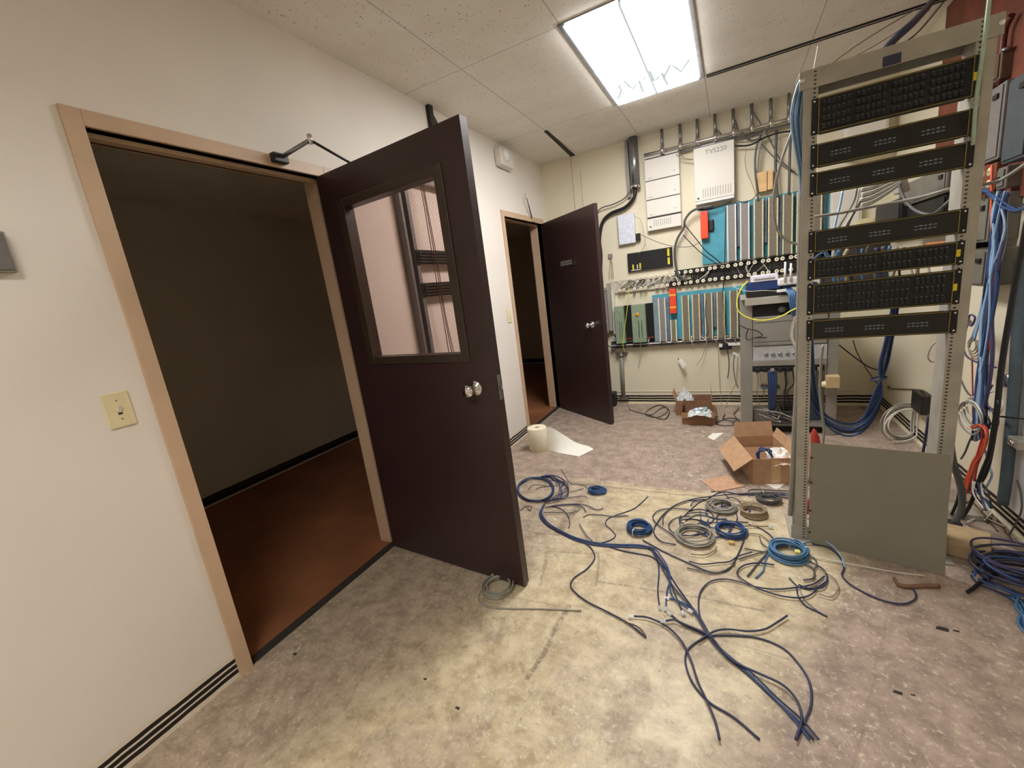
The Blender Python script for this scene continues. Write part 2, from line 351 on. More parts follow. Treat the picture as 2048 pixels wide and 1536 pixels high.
for a, b in (((u0-.012, w0-.012), (u0+e-.012, w1+.012)), ((u1-e+.012, w0-.012), (u1+.012, w1+.012)), ((u0+e-.012, w0-.012), (u1-e+.012, w0+e-.018)), ((u0+e-.012, w1-e+.018), (u1-e+.012, w1+.012))):
    mb.obox(O, ex, en, ez, (a[0], -.008, a[1]), (b[0], th+.008, b[1]))
mk('window_frame', mb, M_WF, d1, .003)
m, nt, b = nodes('wired_glass'); P = geo(nt)
b.inputs['Base Color'].default_value = rgb((236, 212, 204)); b.inputs['Transmission Weight'].default_value = .95; b.inputs['Roughness'].default_value = .02; b.inputs['IOR'].default_value = 1.3
sp = nt.nodes.new('ShaderNodeSeparateXYZ'); nt.links.new(P, sp.inputs[0])
def dl(s):
    q = mth(nt, 'FRACT', mth(nt, 'DIVIDE', mth(nt, 'ADD', sp.outputs[0], mth(nt, 'MULTIPLY', sp.outputs[2], s)), .019)); return mth(nt, 'LESS_THAN', q, .06)
wm = mth(nt, 'MAXIMUM', dl(1.), dl(-1.))
sh = nt.nodes.new('ShaderNodeBsdfPrincipled'); sh.inputs['Base Color'].default_value = rgb((150, 128, 120)); mx = nt.nodes.new('ShaderNodeMixShader')
tp = nt.nodes.new('ShaderNodeBsdfTransparent'); tp.inputs[0].default_value = rgb((238, 226, 222)); gl = N(nt, 'ShaderNodeBsdfGlossy', Roughness=.03); mx2 = nt.nodes.new('ShaderNodeMixShader'); mx2.inputs[0].default_value = .06
nt.links.new(tp.outputs[0], mx2.inputs[1]); nt.links.new(gl.outputs[0], mx2.inputs[2])
nt.links.new(mth(nt, 'MULTIPLY', wm, .22), mx.inputs[0]); nt.links.new(mx2.outputs[0], mx.inputs[1]); nt.links.new(sh.outputs[0], mx.inputs[2]); nt.links.new(mx.outputs[0], nt.nodes['Material Output'].inputs[0])
mk('glass_pane', MB().obox(O, ex, en, ez, (u0+.03, .020, w0+.025), (u1-.03, .022, w1-.025)), m, d1)
knob(d1, O, ex, en, ez, .79, .985, -1); knob(d1, O+en*th, ex, en, ez, .79, .985, 1)
mk('latch_plate', MB().obox(O, ex, en, ez, (dwid-.0005, .010, .93), (dwid+.0015, .034, 1.04)), M_STEEL, d1)
mk('latch_bolt', MB().obox(O, ex, en, ez, (dwid, .016, .975), (dwid+.011, .028, .995)), M_CHROME, d1)
for hz in (.22, 1.02, 1.82): mk('hinge', MB().tube([O+ez*(hz-.05)+Vector((.004, -.0, 0))+en*(th+.004), O+ez*(hz+.05)+Vector((.004, 0, 0))+en*(th+.004)], .007, 8), M_STEEL, d1)
# closer arm: shoe on the frame head, elbow, link to door top
clo = root('door_closer', 'dark folded closer arm between the near door and its frame head', 'door closer', (.012, 1.35, 2.06))
s0 = lf(560, 316, .03); el = at(620, 280, 1.50); en0 = at(700, 324, 1.60)
el = on(620, 280, 0, .16); dn = O+ex*.30+ez*2.035+en*.05; en0 = at(706, 329, dn.y+.03)
mk('shoe', MB().box(s0+Vector((-.02, -.035, -.02)), s0+Vector((.012, .035, .018))), M_DARK, clo, .003)
mk('main_arm', MB().tube([s0, el], .009, 8), M_STEEL, clo)
mk('link_rod', MB().tube([el, en0], .006, 8), M_DARK, clo)
mk('elbow_pin', MB().tube([el+Vector((0, 0, -.016)), el+Vector((0, 0, .022))], .011, 10), M_CHROME, clo)
mk('closer_body', MB().obox(O, ex, en, ez, (.12, th, 1.93), (.36, th+.05, 2.0)), M_DARK, clo, .004)
# door 2
O2, ex, en, ez = door_axes(126.2, 4.352); O2 = O2+Vector((.014, 0, 0))
d2 = root('door_2', 'open dark brown flush door with a small nameplate', None, O2, None, 'structure'); dw2 = .905
mk('door_leaf', MB().obox(O2, ex, en, ez, (0, 0, .012), (dw2, .04, 2.04)), M_DOOR, d2, .002)
knob(d2, O2, ex, en, ez, .735, .978, -1); knob(d2, O2+en*.04, ex, en, ez, .82, .978, 1)
np_ = mk('nameplate_holder', MB().obox(O2, ex, en, ez, (.29, -.004, 1.552), (.565, 0, 1.632)), M_CHROME, d2)
mk('nameplate', MB().obox(O2, ex, en, ez, (.300, -.006, 1.562), (.552, -.004, 1.622)), simple('plate_dark', (46, 38, 38), .4), np_)
mb = MB(); rnd = random.Random(3)
for row in range(2):
    u = .312
    while u < .50:
        l = .012+rnd.random()*.014; mb.obox(O2, ex, en, ez, (u, -.0066, 1.572+row*.024), (u+l, -.006, 1.588+row*.024)); u += l+.005
mk('faded_print', mb, simple('faded_plate_print', (150, 142, 136), .5), np_)
ca = root('closer_stub', 'thin closer arm left standing on the far door frame head', 'door closer arm', lf(1062, 430, .02))
mk('rod', MB().tube([lf(1064, 436, .02), lf(1051, 388, .05)], .007, 8), M_STEEL, ca); mk('shoe', MB().box(lf(1066, 440, .012)+Vector((-.01, -.03, -.02)), lf(1066, 440, .012)+Vector((.012, .03, .01))), M_FRAME, ca)
# door stop at back wall
thing('door_stop', MB().box(Vector((at(1216, 820, 4.42).x, 4.42, .001)), Vector((at(1229, 790, 4.42).x, 4.54, at(1225, 787, 4.42).z))), M_DARK, 'black block on the floor behind the far door', 'box', bev=.01)
# ------------------------------------------------------------------ light fixture
mC, ntC, bC = nodes('diffuser_line_glow'); bC.inputs['Base Color'].default_value = (.02, .02, .02, 1); bC.inputs['Roughness'].default_value = 1; bC.inputs['Emission Color'].default_value = (.86, 1, .94, 1); bC.inputs['Emission Strength'].default_value = .42; MT['diffuser_line_glow'] = mC  # weak glow put into divider and creases so they read as grey
def troffer(x0, x1, y0, y1, label, strength, rec=0.):
    r = root('ceiling_light', label, 'ceiling light', ((x0+x1)/2, (y0+y1)/2, H))
    fr = MB(); e = .022
    fr.box((x0-e, y0-e, H-.006), (x0, y1+e, H+.0)).box((x1, y0-e, H-.006), (x1+e, y1+e, H)).box((x0, y0-e, H-.006), (x1, y0, H)).box((x0, y1, H-.006), (x1, y1+e, H))
    mk('frame', fr, M_STEEL, r)
    mk('housing', MB().box((x0-.001, y0-.001, H+.002), (x0+.003, y1, H+.1+rec)).box((x1-.003, y0, H+.002), (x1+.001, y1, H+.1+rec)).box((x0, y0-.001, H+.002), (x1, y0+.003, H+.1+rec)).box((x0, y1-.003, H+.002), (x1, y1+.001, H+.1+rec)).box((x0, y0, H+.1+rec), (x1, y1, H+.104+rec)), M_GREY if rec else M_WHITE, r)
    m, nt, b = nodes('lit_diffuser'); b.inputs['Base Color'].default_value = (.9, .9, .9, 1); b.inputs['Emission Color'].default_value = (1, .975, .96, 1); b.inputs['Emission Strength'].default_value = strength
    mid = (x0+x1)/2
    dz = rec if rec else -.035
    for xa_, xb_ in ((x0+.003, mid-.005), (mid+.005, x1-.003)):
        if rec: mk('diffuser', MB().box((xa_, y0+.003, H+.008+rec), (xb_, y1-.003, H+.012+rec)), m, r)
        else: mk('diffuser', MB().hexa([(xa_+.006, y0+.012, H-.020), (xb_-.006, y0+.012, H-.020), (xb_-.006, y1-.012, H-.020), (xa_+.006, y1-.012, H-.020), (xa_, y0+.003, H+.004), (xb_, y0+.003, H+.004), (xb_, y1-.003, H+.004), (xa_, y1-.003, H+.004)]), m, r)
    mk('divider', MB().box((mid-.005, y0, H-.022 if not rec else H+.004+rec), (mid+.005, y1, H+.012+rec)), simple('diffuser_line_glow', (1, 1, 1)), r)
    return r
t1 = troffer(lx0, lx1, ly0, ly1, 'glowing ceiling light panel above the middle of the room', 24)
t2 = troffer(lx0, lx1, -1.275, -.075, 'second lit ceiling light panel behind the camera position', 20, .24)  # deep grey recess shaped to cut this lamp's light off the upper wall
mw = bpy.data.materials['diffuser_line_glow']
rnd = random.Random(5)
zz = zf(780, 0, .3906)
for pts in ([(1170, 500), (1185, 460), (1172, 440), (1200, 410), (1225, 440), (1245, 450), (1275, 410), (1295, 470)], [(1300, 400), (1330, 360), (1350, 410), (1370, 400), (1390, 370), (1420, 430)],
            [(1400, 400), (1435, 330), (1460, 340), (1490, 365), (1520, 320), (1535, 300)]):
    mk('diffuser_crease', MB().tube([fl(a, b, H-.021) for a, b in zz(pts)], .009, 6), mw, t1)
# ------------------------------------------------------------------ left wall fittings
def plate_on_left(px0, py0, px1, py1, x=.006): return lf(px0, py0), lf(px1, py1)
sw = root('light_switch', 'ivory toggle light switch on the cream wall left of the near door', 'light switch', (0, .575, 1.16))
mk('cover_plate', MB().box((0, .538, 1.104), (.006, .609, 1.220)), M_IVORY, sw, .003)
mk('toggle', MB().hexa([(.005, .569, 1.150), (.005, .578, 1.150), (.005, .578, 1.174), (.005, .569, 1.174), (.010, .569, 1.158), (.010, .578, 1.158), (.018, .578, 1.176), (.018, .569, 1.176)]), M_WHITE, sw)
mk('slot', MB().box((.0055, .568, 1.146), (.0066, .579, 1.158)), M_DARK, sw)
for z in (1.131, 1.193): mk('screw', MB().tube([(.005, .5735, z), (.0072, .5735, z)], .0028, 8), M_STEEL, sw)
s2 = root('light_switch', 'small cream switch plate beside the far doorway', 'light switch', (0, 3.41, 1.16))
mk('cover_plate', MB().box((0, 3.36, 1.11), (.006, 3.44, 1.225)), M_IVORY, s2, .003); mk('toggle', MB().box((.006, 3.395, 1.155), (.016, 3.405, 1.18)), M_WHITE, s2)
gp = root('metal_box', 'grey metal plate cut by the edge of the view on the cream wall', 'wall plate', (0, .40, 1.65))
mk('box_body', MB().box((0, .30, 1.602), (.022, .459, 1.712)), M_GREY, gp, .003); mk('box_cover', MB().box((.022, .31, 1.609), (.025, .452, 1.705)), simple('plate_grey_dark', (112, 110, 108), .45), gp)
al = root('strobe_alarm', 'off-white fire alarm strobe high on the wall before the far door', 'fire alarm', (0, 3.65, 2.52))
a, b = lf(988, 330), lf(1029, 338)
mk('housing', MB().box((0, 3.50, 2.455), (.07, 3.75, 2.60)), M_OFFW, al, .014)
mk('lens', MB().lathe((.068, 3.58, 2.54), (1, 0, 0), [(0, .055), (.008, .055), (.024, .042), (.034, .0)], 18), M_WHITE, al)
mk('speaker_button', MB().lathe((.068, 3.70, 2.50), (1, 0, 0), [(0, .02), (.008, .019), (.010, 0)], 14), M_OFFW, al)
br = root('ceiling_bracket', 'dark metal bracket at the ceiling above the near door', 'bracket', (.05, 2.6, 2.5))
mk('strut', MB().box((.0, 2.585, 2.42), (.03, 2.625, H)), M_DARK, br); mk('gusset', MB().hexa([(.0, 2.625, 2.50), (.03, 2.625, 2.50), (.03, 2.72, 2.50), (0, 2.72, 2.50), (.0, 2.625, 2.60), (.03, 2.625, 2.60), (.03, 2.63, 2.60), (0, 2.63, 2.60)]), M_DARK, br)
# wall rack behind the near door's glass
wr = root('wall_rack', 'grey wall rack standing behind the window of the near door', 'equipment rack', (.05, 2.35, 0))
M_STEELG = simple('strut_grey', (120, 122, 122), .45, .2)
for y in (2.10, 2.60): mk('upright', MB().box((.0, y, .3), (.012, y+.09, 2.12)).box((.012, y, .3), (.05, y+.02, 2.12)).box((.012, y+.06, .3), (.05, y+.09, 2.12)), M_STEELG, wr)
mk('top_bar', MB().box((.0, 2.10, 2.121), (.055, 2.69, 2.18)), M_GREY, wr)
for z, lab in ((1.62, 'upper'), (1.415, 'lower')):
    p = root('patch_panel', 'dark ribbed patch panel, the %s of two seen through the door glass' % lab, 'patch panel', (.055, 2.4, z))
    mb = MB(); mk('faceplate', MB().box((.052, 2.165, z), (.058, 2.64, z+.088)), M_DARK, p)
    for k in range(4): mb.box((.058, 2.18, z+.010+k*.019), (.066, 2.62, z+.018+k*.019))
    mk('terminal_strip', mb, M_RUB, p)
for i, dx in enumerate((0, .018, .03)):
    cable('thin brown wire hanging behind the wired glass, one of three', [(.075+dx*.3, 2.28+dx, 2.16), (.08, 2.29+dx, 2.0), (.085, 2.285+dx*1.5, 1.6), (.08, 2.30+dx, 1.3), (.075, 2.31+dx*2, .9), (.07, 2.33+dx, .35)], .0028, 'brown', 'wires behind the door glass')
# ------------------------------------------------------------------ back wall equipment
pj = root('large_conduit', 'wide galvanized pipe coming down from the ceiling with a black cable in it', 'conduit', (.97, 4.48, 2.2))
pc = at(1268, 330, 4.49); mk('pipe', MB().tube([(.985, 4.49, H), (.985, 4.49, 2.22)], .044, 20), M_STEEL, pj); mk('bushing', MB().tube([(.985, 4.49, 2.235), (.985, 4.49, 2.205)], .049, 20), M_CHROME, pj)
thing('conduit_channel', MB().box((.905, 4.50, 2.14), (.93, 4.55, H-.01)), M_STEEL, 'narrow steel channel left of the wide pipe', 'conduit')
cable('thick black cable curving out of the wide pipe to the grey trough', [at(1271, 372, 4.49), at(1268, 395, 4.49), at(1250, 415, 4.5), at(1222, 427, 4.51), at(1205, 445, 4.51), at(1199, 480, 4.51), at(1202, 510, 4.51), at(1201, 552, 4.50)], .017, 'black', n=10)
cable('thinner black cable arching beside the thick one', [at(1261, 382, 4.5), at(1247, 398, 4.5), at(1225, 409, 4.5), at(1203, 416, 4.5), at(1194, 430, 4.52), at(1192, 470, 4.52), at(1196, 520, 4.53)], .006, 'dgrey')
hp = root('conduit_run', 'long horizontal steel conduit under the ceiling over the white cabinets', 'conduit', (1.6, 4.5, 2.48))
a0, a1 = at(1288, 311, 4.47), at(1600, 233, 4.47); mk('pipe', MB().tube([a0, a1], .014, 12), M_CHROME, hp)
mk('lower_pipe', MB().tube([a0+Vector((0, .03, -.035)), a1+Vector((0, .03, -.035))], .011, 10), M_STEEL, hp)
for i, px in enumerate((1322, 1359, 1394, 1430, 1467, 1504, 1542, 1578)):
    f = (px-1288)/(1600-1288); q = a0.lerp(a1, f); q = Vector((at(px, 250, 4.47).x, 4.47, q.z))
    st = root('conduit_drop', 'short vertical conduit drop meeting the long pipe under the ceiling', 'conduit', q, 'conduit drops along the equipment wall')
    mk('pipe', MB().tube([q+Vector((0, .026, .014)), (q.x, q.y+.026, H)], .013, 10), M_STEEL, st); mk('clamp', MB().tube([q+Vector((0, 0, .035)), q+Vector((0, 0, -.03))], .0175, 10), M_CHROME, st)
def vents(parent, x0, x1, z0, z1, y, n):
    mb = MB()
    for i in range(n):
        x = x0+(x1-x0)*i/(n-1); mb.box((x-.0025, y-.001, z0), (x+.0025, y+.002, z1))
    mk('vent_slots', mb, simple('vent_shadow', (150, 146, 138), .6), parent)
ph = root('telephone_cabinet', 'white wall cabinet of three stacked modules over a vented base', 'telephone cabinet', (1.22, 4.5, 1.79))
y1 = D-.06
for i, (z0, z1) in enumerate(((2.222, 2.446), (2.052, 2.216), (1.905, 2.046))):
    z0, z1 = (2.245, 2.455) if i == 0 else ((2.075, 2.238) if i == 1 else (1.915, 2.068))
    mo = mk('module', MB().box((1.075, y1, z0), (1.385, D, z1)), M_OFFW, ph, .004); mk('badge', MB().box((1.10, y1-.001, z0+.018), (1.14, y1+.001, z0+.022)), M_GREY, mo)
    mk('latch', MB().box((1.33, y1-.001, z0+.04), (1.345, y1+.001, z0+.046)), M_GREY, mo)
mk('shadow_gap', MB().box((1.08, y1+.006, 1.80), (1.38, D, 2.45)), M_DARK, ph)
bs = mk('base_unit', MB().box((1.075, y1, 1.79), (1.385, D, 1.90)), M_OFFW, ph, .004); vents(bs, 1.14, 1.29, 1.825, 1.885, y1, 9)
mk('status_lamp', MB().tube([(1.105, y1-.002, 1.825), (1.105, y1+.004, 1.825)], .008, 10), M_DARK, bs)
tv = root('telephone_cabinet', 'wide white wall cabinet lettered TVS220 above the blue boards', 'telephone cabinet', (1.67, 4.5, 1.93)); y2 = D-.10
x0, x1 = at(1388, 350, y2).x, at(1469, 350, y2).x
mk('case', MB().box((x0, y2, 1.965), (x1, D, 2.415)), M_OFFW, tv, .006); mk('lower_lip', MB().box((x0+.004, y2-.006, 1.94), (x1-.004, D, 1.962)), M_WHITE, tv, .003)
vents(tv, x0+.07, x1-.03, 1.99, 2.065, y2, 12); mk('status_lamp', MB().tube([(x0+.03, y2-.002, 1.99), (x0+.03, y2+.003, 1.99)], .009, 10), M_DARK, tv)
tc = bpy.data.curves.new('lettering', 'FONT'); tc.body = 'TVS220'; tc.size = .052; tc.extrude = .0008; tc.space_character = 1.05
to_ = bpy.data.objects.new('lettering_source', tc); C.objects.link(to_); bpy.context.view_layer.update(); tm = bpy.data.meshes.new_from_object(to_.evaluated_get(bpy.context.evaluated_depsgraph_get())); bpy.data.objects.remove(to_); to = bpy.data.objects.new('lettering', tm); C.objects.link(to); to.location = (x0+.095, y2-.001, 2.345); to.rotation_euler = (math.pi/2, 0, 0); tm.materials.clear(); tm.materials.append(M_GREY); to.parent = tv; to.matrix_parent_inverse = WI[tv.name]
wb = root('white_box', 'small white wall box with a black plug on its side', 'equipment box', (.86, 4.5, 1.69)); y3 = D-.05
mk('case', MB().box((at(1236, 460, y3).x, y3, 1.705), (at(1270, 460, y3).x, D, 1.99)), simple('blue_white_plastic', (214, 220, 232), .4), wb, .006)
q = at(1276, 473, y3); mk('plug', MB().box(q+Vector((-.025, 0, -.035)), q+Vector((.02, .04, .03))), M_DARK, wb, .003)
bp = root('wall_module', 'black wall panel with yellow marks below the white cabinets', 'patch panel', (1.07, 4.5, 1.42)); y4 = D-.03
bx0, bx1 = at(1255, 520, y4).x, at(1345, 520, y4).x
mk('faceplate', MB().box((bx0, y4, 1.425), (bx1, D, 1.61)), M_BLACK, bp, .002)
for (a, b, z0, z1) in ((bx1-.045, bx1-.025, 1.53, 1.60), (bx1-.045, bx1-.025, 1.45, 1.515), (bx0+.045, bx0+.06, 1.445, 1.495), (bx0+.115, bx0+.13, 1.45, 1.50)): mk('yellow_mark', MB().box((a, y4-.002, z0), (b, y4+.001, z1)), M_YEL, bp)
mk('white_mark', MB().box((bx0+.03, y4-.002, 1.435), (bx0+.13, y4+.001, 1.442)).box((bx0+.09, y4-.002, 1.45), (bx0+.10, y4+.001, 1.49)), M_WHITE, bp)
sd = root('junction_box', 'tiny grey junction box left of the black panel', 'junction box', at(1220, 512, 4.53)); q = at(1220, 512, 4.53)
mk('case', MB().box(q+Vector((-.022, 0, -.022)), q+Vector((.022, .02, .022))), M_GREY, sd, .004)
for dx in (-.006, .008, .018): mk('lead_wire', MB().tube(cr([q+Vector((dx*.5, .005, -.02)), q+Vector((dx, .0, -.09)), q+Vector((-.01+dx*1.6, 0, -.16)), q+Vector((-.015+dx*2, 0, -.24))]), .0022, 5), K['tan'], sd)
tb = root('wire_trough', 'tall grey electrical trough on the wall behind the far door edge', 'wire trough', (.61, 4.5, .85)); y5 = D-.09
tx0, tx1 = at(1198, 600, y5).x, at(1213, 600, y5).x
mk('case', MB().box((tx0, y5, .82), (tx1, D, 1.29)), M_GREY, tb, .008); mk('top_cap', MB().box((tx0-.005, y5-.005, 1.27), (tx1+.005, D, 1.30)), M_ALU, tb)
mk('terminal_column', MB().box((tx1+.004, y5+.02, .84), (tx1+.04, D, 1.34)), M_ALU, tb)
mk('pale_spine', MB().box((tx1+.045, y5+.03, .80), (tx1+.075, D, 1.25)), M_OFFW, tb)
# cyan backboards
cb = thing('backboard', MB().box((1.555, D-.012, 1.40), (2.62, D-.0005, 1.905)), M_CYAN, 'bright blue backboard of the upper terminal blocks', 'backboard')
cb2 = thing('backboard', MB().box((1.075, D-.012, .68), (1.95, D-.0005, 1.165)), M_CYAN, 'bright blue backboard of the lower terminal blocks', 'backboard')
def block(x, z0, z1, w, label, group, matc, seed):
    r = root('terminal_block', label, 'terminal block', (x, D-.012, z0), group); y = D-.075
    mk('bracket', MB().box((x-w/2+.004, y+.012, z0), (x+w/2-.004, D-.012, z1)), M_BLUEG, r)
    mk('pin_field', MB().box((x-w/2, y, z0), (x+w/2, y+.012, z1)), matc, r)
    for s in (-1, 1): mk('side_rail', MB().box((x+s*w/2-.005, y-.005, z0-.004), (x+s*w/2+.005, y+.014, z1+.004)), M_EDGE if matc is M_BLOCK else M_WHITE, r)
    if seed % 3 != 1: mk('wire_guard', MB().box((x+w/2+.004, y+.03, z0+(z1-z0)*(.0 if seed % 2 else .25)), (x+w/2+.034, D-.0125, z1)), simple('smoky_guard', (104, 120, 132), .45, 0, .3, 15), r)
    mb = MB()
    n = 34
    for i in range(n): mb.box((x-w/2+.006, y-.002, z0+(z1-z0)*(i+.35)/n), (x+w/2-.006, y, z0+(z1-z0)*(i+.55)/n))
    mk('contact_groove', mb, simple('groove_shadow', (96, 88, 74), .7), r); return r
yb = D-.075
for i, px in enumerate((1463, 1489.5, 1517, 1546, 1575, 1603, 1632)):
    block(at(px, 460, yb).x, 1.40, 1.885, .064, 'vertical terminal block standing over the upper row of white spools', 'upper row of terminal blocks', M_BLOCKG if i < 2 else M_BLOCK, i)
for i, px in enumerate((1324, 1371, 1392, 1417, 1441.6, 1467.5)):
    block(at(px, 620, yb).x, .69, 1.13, .060, 'vertical terminal block hanging under the lower row of white spools', 'lower row of terminal blocks', M_BLOCKG if i == 0 else M_BLOCK, i+9)
block(at(1347, 650, yb).x, .69, .90, .050, 'short yellowish terminal block below the orange striped cover', None, simple('yellow_block', (168, 164, 118), .6, 0, .2, 120), 31)
def obl(px0, px1, pyt, pyb, label, stripes):
    y = D-.085; c0 = at(px0, (pyt+pyb)/2, y); c1 = at(px1, (pyt+pyb)/2, y); zt = at((px0+px1)/2, pyt, y).z; zb = at((px0+px1)/2, pyb, y).z
    r = root('orange_cover', label, 'block cover', (c0.x, y, zb)); mk('cover', MB().box((c0.x, y, zb), (c1.x, D-.012, zt)), M_ORANGE, r, .004)
    for f in stripes: mk('tape_stripe', MB().box((c0.x-.001, y-.002, zb+(zt-zb)*f), (c1.x+.001, y+.002, zb+(zt-zb)*f+.018)), simple('amber_tape', (250, 170, 60), .5), r)
    return r
obl(1401, 1416, 422, 477, 'orange-red plastic cover on the upper blue board', ())
obl(1339, 1352, 578, 627, 'orange cover with amber stripes among the lower blocks', (.72, .22))
q = at(1423, 450, D-.04); thing('plastic_clip', MB().box(q+Vector((-.03, 0, -.055)), q+Vector((.02, .028, .05))), M_DARK, 'black clip beside the orange-red cover on the blue board', 'clip', bev=.01)
# green cards
for i, (p0, p1, pt_, pb, lab) in enumerate(((1229, 1248, 590, 682, 'green telephone card unit next to the grey trough'), (1263, 1291, 590, 680, 'green telephone card unit with an orange oval mark'))):
    y = D-.11; xa, xb = at(p0, 635, y).x, at(p1, 635, y).x; zb, zt = .70, 1.09
    r = root('card_unit', lab, 'card unit', (xa, y, zb)); mk('card_face', MB().box((xa, y, zb), (xb, D-.012, zt)), M_GREEN, r, .003)
    mb = MB(); w = xb-xa
    for k in range(2): mb.box((xa+w*(.45+.22*k), y-.002, zb+.05), (xa+w*(.52+.22*k), y+.001, zb+.23))
    mk('slot', mb, simple('green_shadow', (88, 98, 84)), r)
    if i: mk('oval_mark', MB().lathe((xa+w*.42, y-.001, zb+.29), (0, -1, 0), [(0, .022), (.001, .022), (.001, 0)], 16), simple('orange_oval', (214, 160, 40)), r)
for p0, p1, lab in ((1248, 1263, 'dark open card cage between the two green units'), (1291, 1307, 'dark open card cage right of the green units')):
    y = D-.07; xa, xb = at(p0, 635, y).x, at(p1, 635, y).x; r = root('card_cage', lab, 'card cage', (xa, y, .72))
    mk('cage', MB().box((xa, y, .72), (xb, D-.01, 1.09)), M_BLACK, r)
    mk('red_edge', MB().box((xa+.01, y-.002, .74), (xb-.01, y, .747)), K['red'], r)
    mb = MB()
    for k in range(14): mb.box((xa+.006, y-.003, .76+k*.023), (xb-.006, y, .764+k*.023))
    mk('rib', mb, simple('dark_green_rib', (30, 40, 36)), r)
y = D-.06; xa, xb = at(1307, 625, y).x, at(1318, 625, y).x
thing('blank_strip', MB().box((xa, y, .69), (xb, D-.01, 1.14)), simple('teal_grey', (128, 148, 152), .5), 'teal-grey strip panel left of the lower blocks', 'panel')
# spool strips
st = root('spool_strip', 'black strip carrying the upper row of white spools', 'spool strip', (1.8, D-.02, 1.35))
def zline(pts, y): L = [at(a, b, y) for a, b in pts]; return L
UP = [(1260, 558), (1268, 558), (1281, 556), (1289, 555), (1302, 554), (1312.5, 552), (1325.5, 550), (1334, 549), (1347, 547), (1357, 546), (1371, 544), (1381.5, 543), (1394.5, 541), (1405, 539.5), (1420, 537), (1430, 535.5), (1444.6, 533.5), (1456, 532), (1471, 530), (1482, 528), (1497, 526), (1509.5, 524.5), (1526, 522), (1537, 521), (1553.5, 518.6), (1565, 517), (1582, 514.5), (1593, 513)]
LO = [(1240, 581), (1248, 580), (1269, 578.5), (1282, 577), (1291, 576.2), (1314, 573), (1326, 571.6), (1335, 570.4), (1348.5, 568.5), (1358, 567.3), (1371.6, 565.5), (1381.5, 564.4), (1395, 562.8), (1406.4, 561.5), (1420, 559.4), (1430.4, 558.3), (1445, 556.8), (1455.8, 555.5), (1471, 553.3), (1482, 552), (1497.4, 549.9), (1509.5, 548), (1525.5, 546), (1536.7, 544.6), (1553.5, 542.4), (1564.5, 541), (1581.6, 539)]
ys = D-.06
zu = [at(a, b, ys).z for a, b in UP]; zl_ = [at(a, b, ys).z for a, b in LO]
mk('strip', MB().hexa([(1.30, D-.03, zu[8]-.03), (2.55, D-.03, zu[-1]-.03), (2.55, D-.012, zu[-1]-.03), (1.30, D-.012, zu[8]-.03), (1.30, D-.03, zu[8]+.025), (2.55, D-.03, zu[-1]+.025), (2.55, D-.012, zu[-1]+.025), (1.30, D-.012, zu[8]+.025)]), M_BLACK, st)
sl = root('spool_strip', 'black strip carrying the lower row of white spools', 'spool strip', (1.8, D-.02, 1.2))
mk('strip', MB().box((1.22, D-.03, min(zl_)-.02), (2.55, D-.012, max(zl_)+.02)), M_BLACK, sl)
thing('wire_channel', MB().box((1.45, D-.016, max(zl_)+.021), (2.55, D-.0122, zu[14]-.035)), simple('channel_dark', (52, 48, 46), .7, 0, .5, 25), 'dark mottled channel board between the two spool rows', 'board')  # mottled dark grey board filling the space between the strips
thing('wire_channel', MB().box((.66, D-.024, min(zl_)-.02), (1.215, D-.001, max(zl_)+.09)), simple('channel_pale', (196, 186, 170), .7, 0, .3, 25), 'pale worn channel board behind the left spools', 'board')
sp0 = None
def spool(p, row):
    global sp0
    lab = 'white wire spool in the upper spool row' if row else 'white wire spool in the lower spool row'; grp = 'upper row of white wire spools' if row else 'lower row of white wire spools'
    if sp0 is None:
        sp0 = root('wire_spool', lab, 'wire spool', (0, 0, 0), grp)
        mk('flange', MB().lathe((0, 0, 0), (0, -1, 0), [(0, .0165), (.006, .0175), (.009, .015), (.009, .006), (.005, .005), (.005, 0)], 16), simple('spool_white', (240, 232, 208), .45), sp0)
        mk('neck', MB().lathe((0, 0, 0), (0, 1, 0), [(0, .008), (.02, .007), (.03, .012)], 12), M_EDGE, sp0)
        mk('screw', MB().lathe((0, -.0052, 0), (0, -1, 0), [(0, .0045), (.001, .004), (.001, 0)], 8), M_DARK, sp0); r = sp0
    else: r = copy_tree(sp0)
    r['label'] = lab; r['group'] = grp; r.location = p
for a, b in UP: spool(at(a, b, ys), 1)
for a, b in LO: spool(at(a, b, ys), 0)
# diagonal wire jumpers between spool rows on the left
rnd = random.Random(11)
for i in range(64):
    k = rnd.randrange(0, 24) if i < 24 else rnd.randrange(0, 11); a = at(*UP[k], D-.04); b = at(*LO[max(0, min(26, k-rnd.randrange(-1, 3)))], D-.04)
    a = a+Vector((rnd.uniform(-.01, .01), 0, -.01)); b = b+Vector((rnd.uniform(-.01, .01), rnd.uniform(-.01, .005), .01))
    cable('thin jumper wire slung between the two spool rows', [a, a.lerp(b, .4)+Vector((rnd.uniform(-.02, .02), -.006, rnd.uniform(-.01, .01))), b], rnd.choice((.002, .0028, .0035)), rnd.choice(('grey', 'white', 'dgrey', 'white', 'tan')), 'jumper wires between the spool rows', 'jumper_wire', 4, 5)
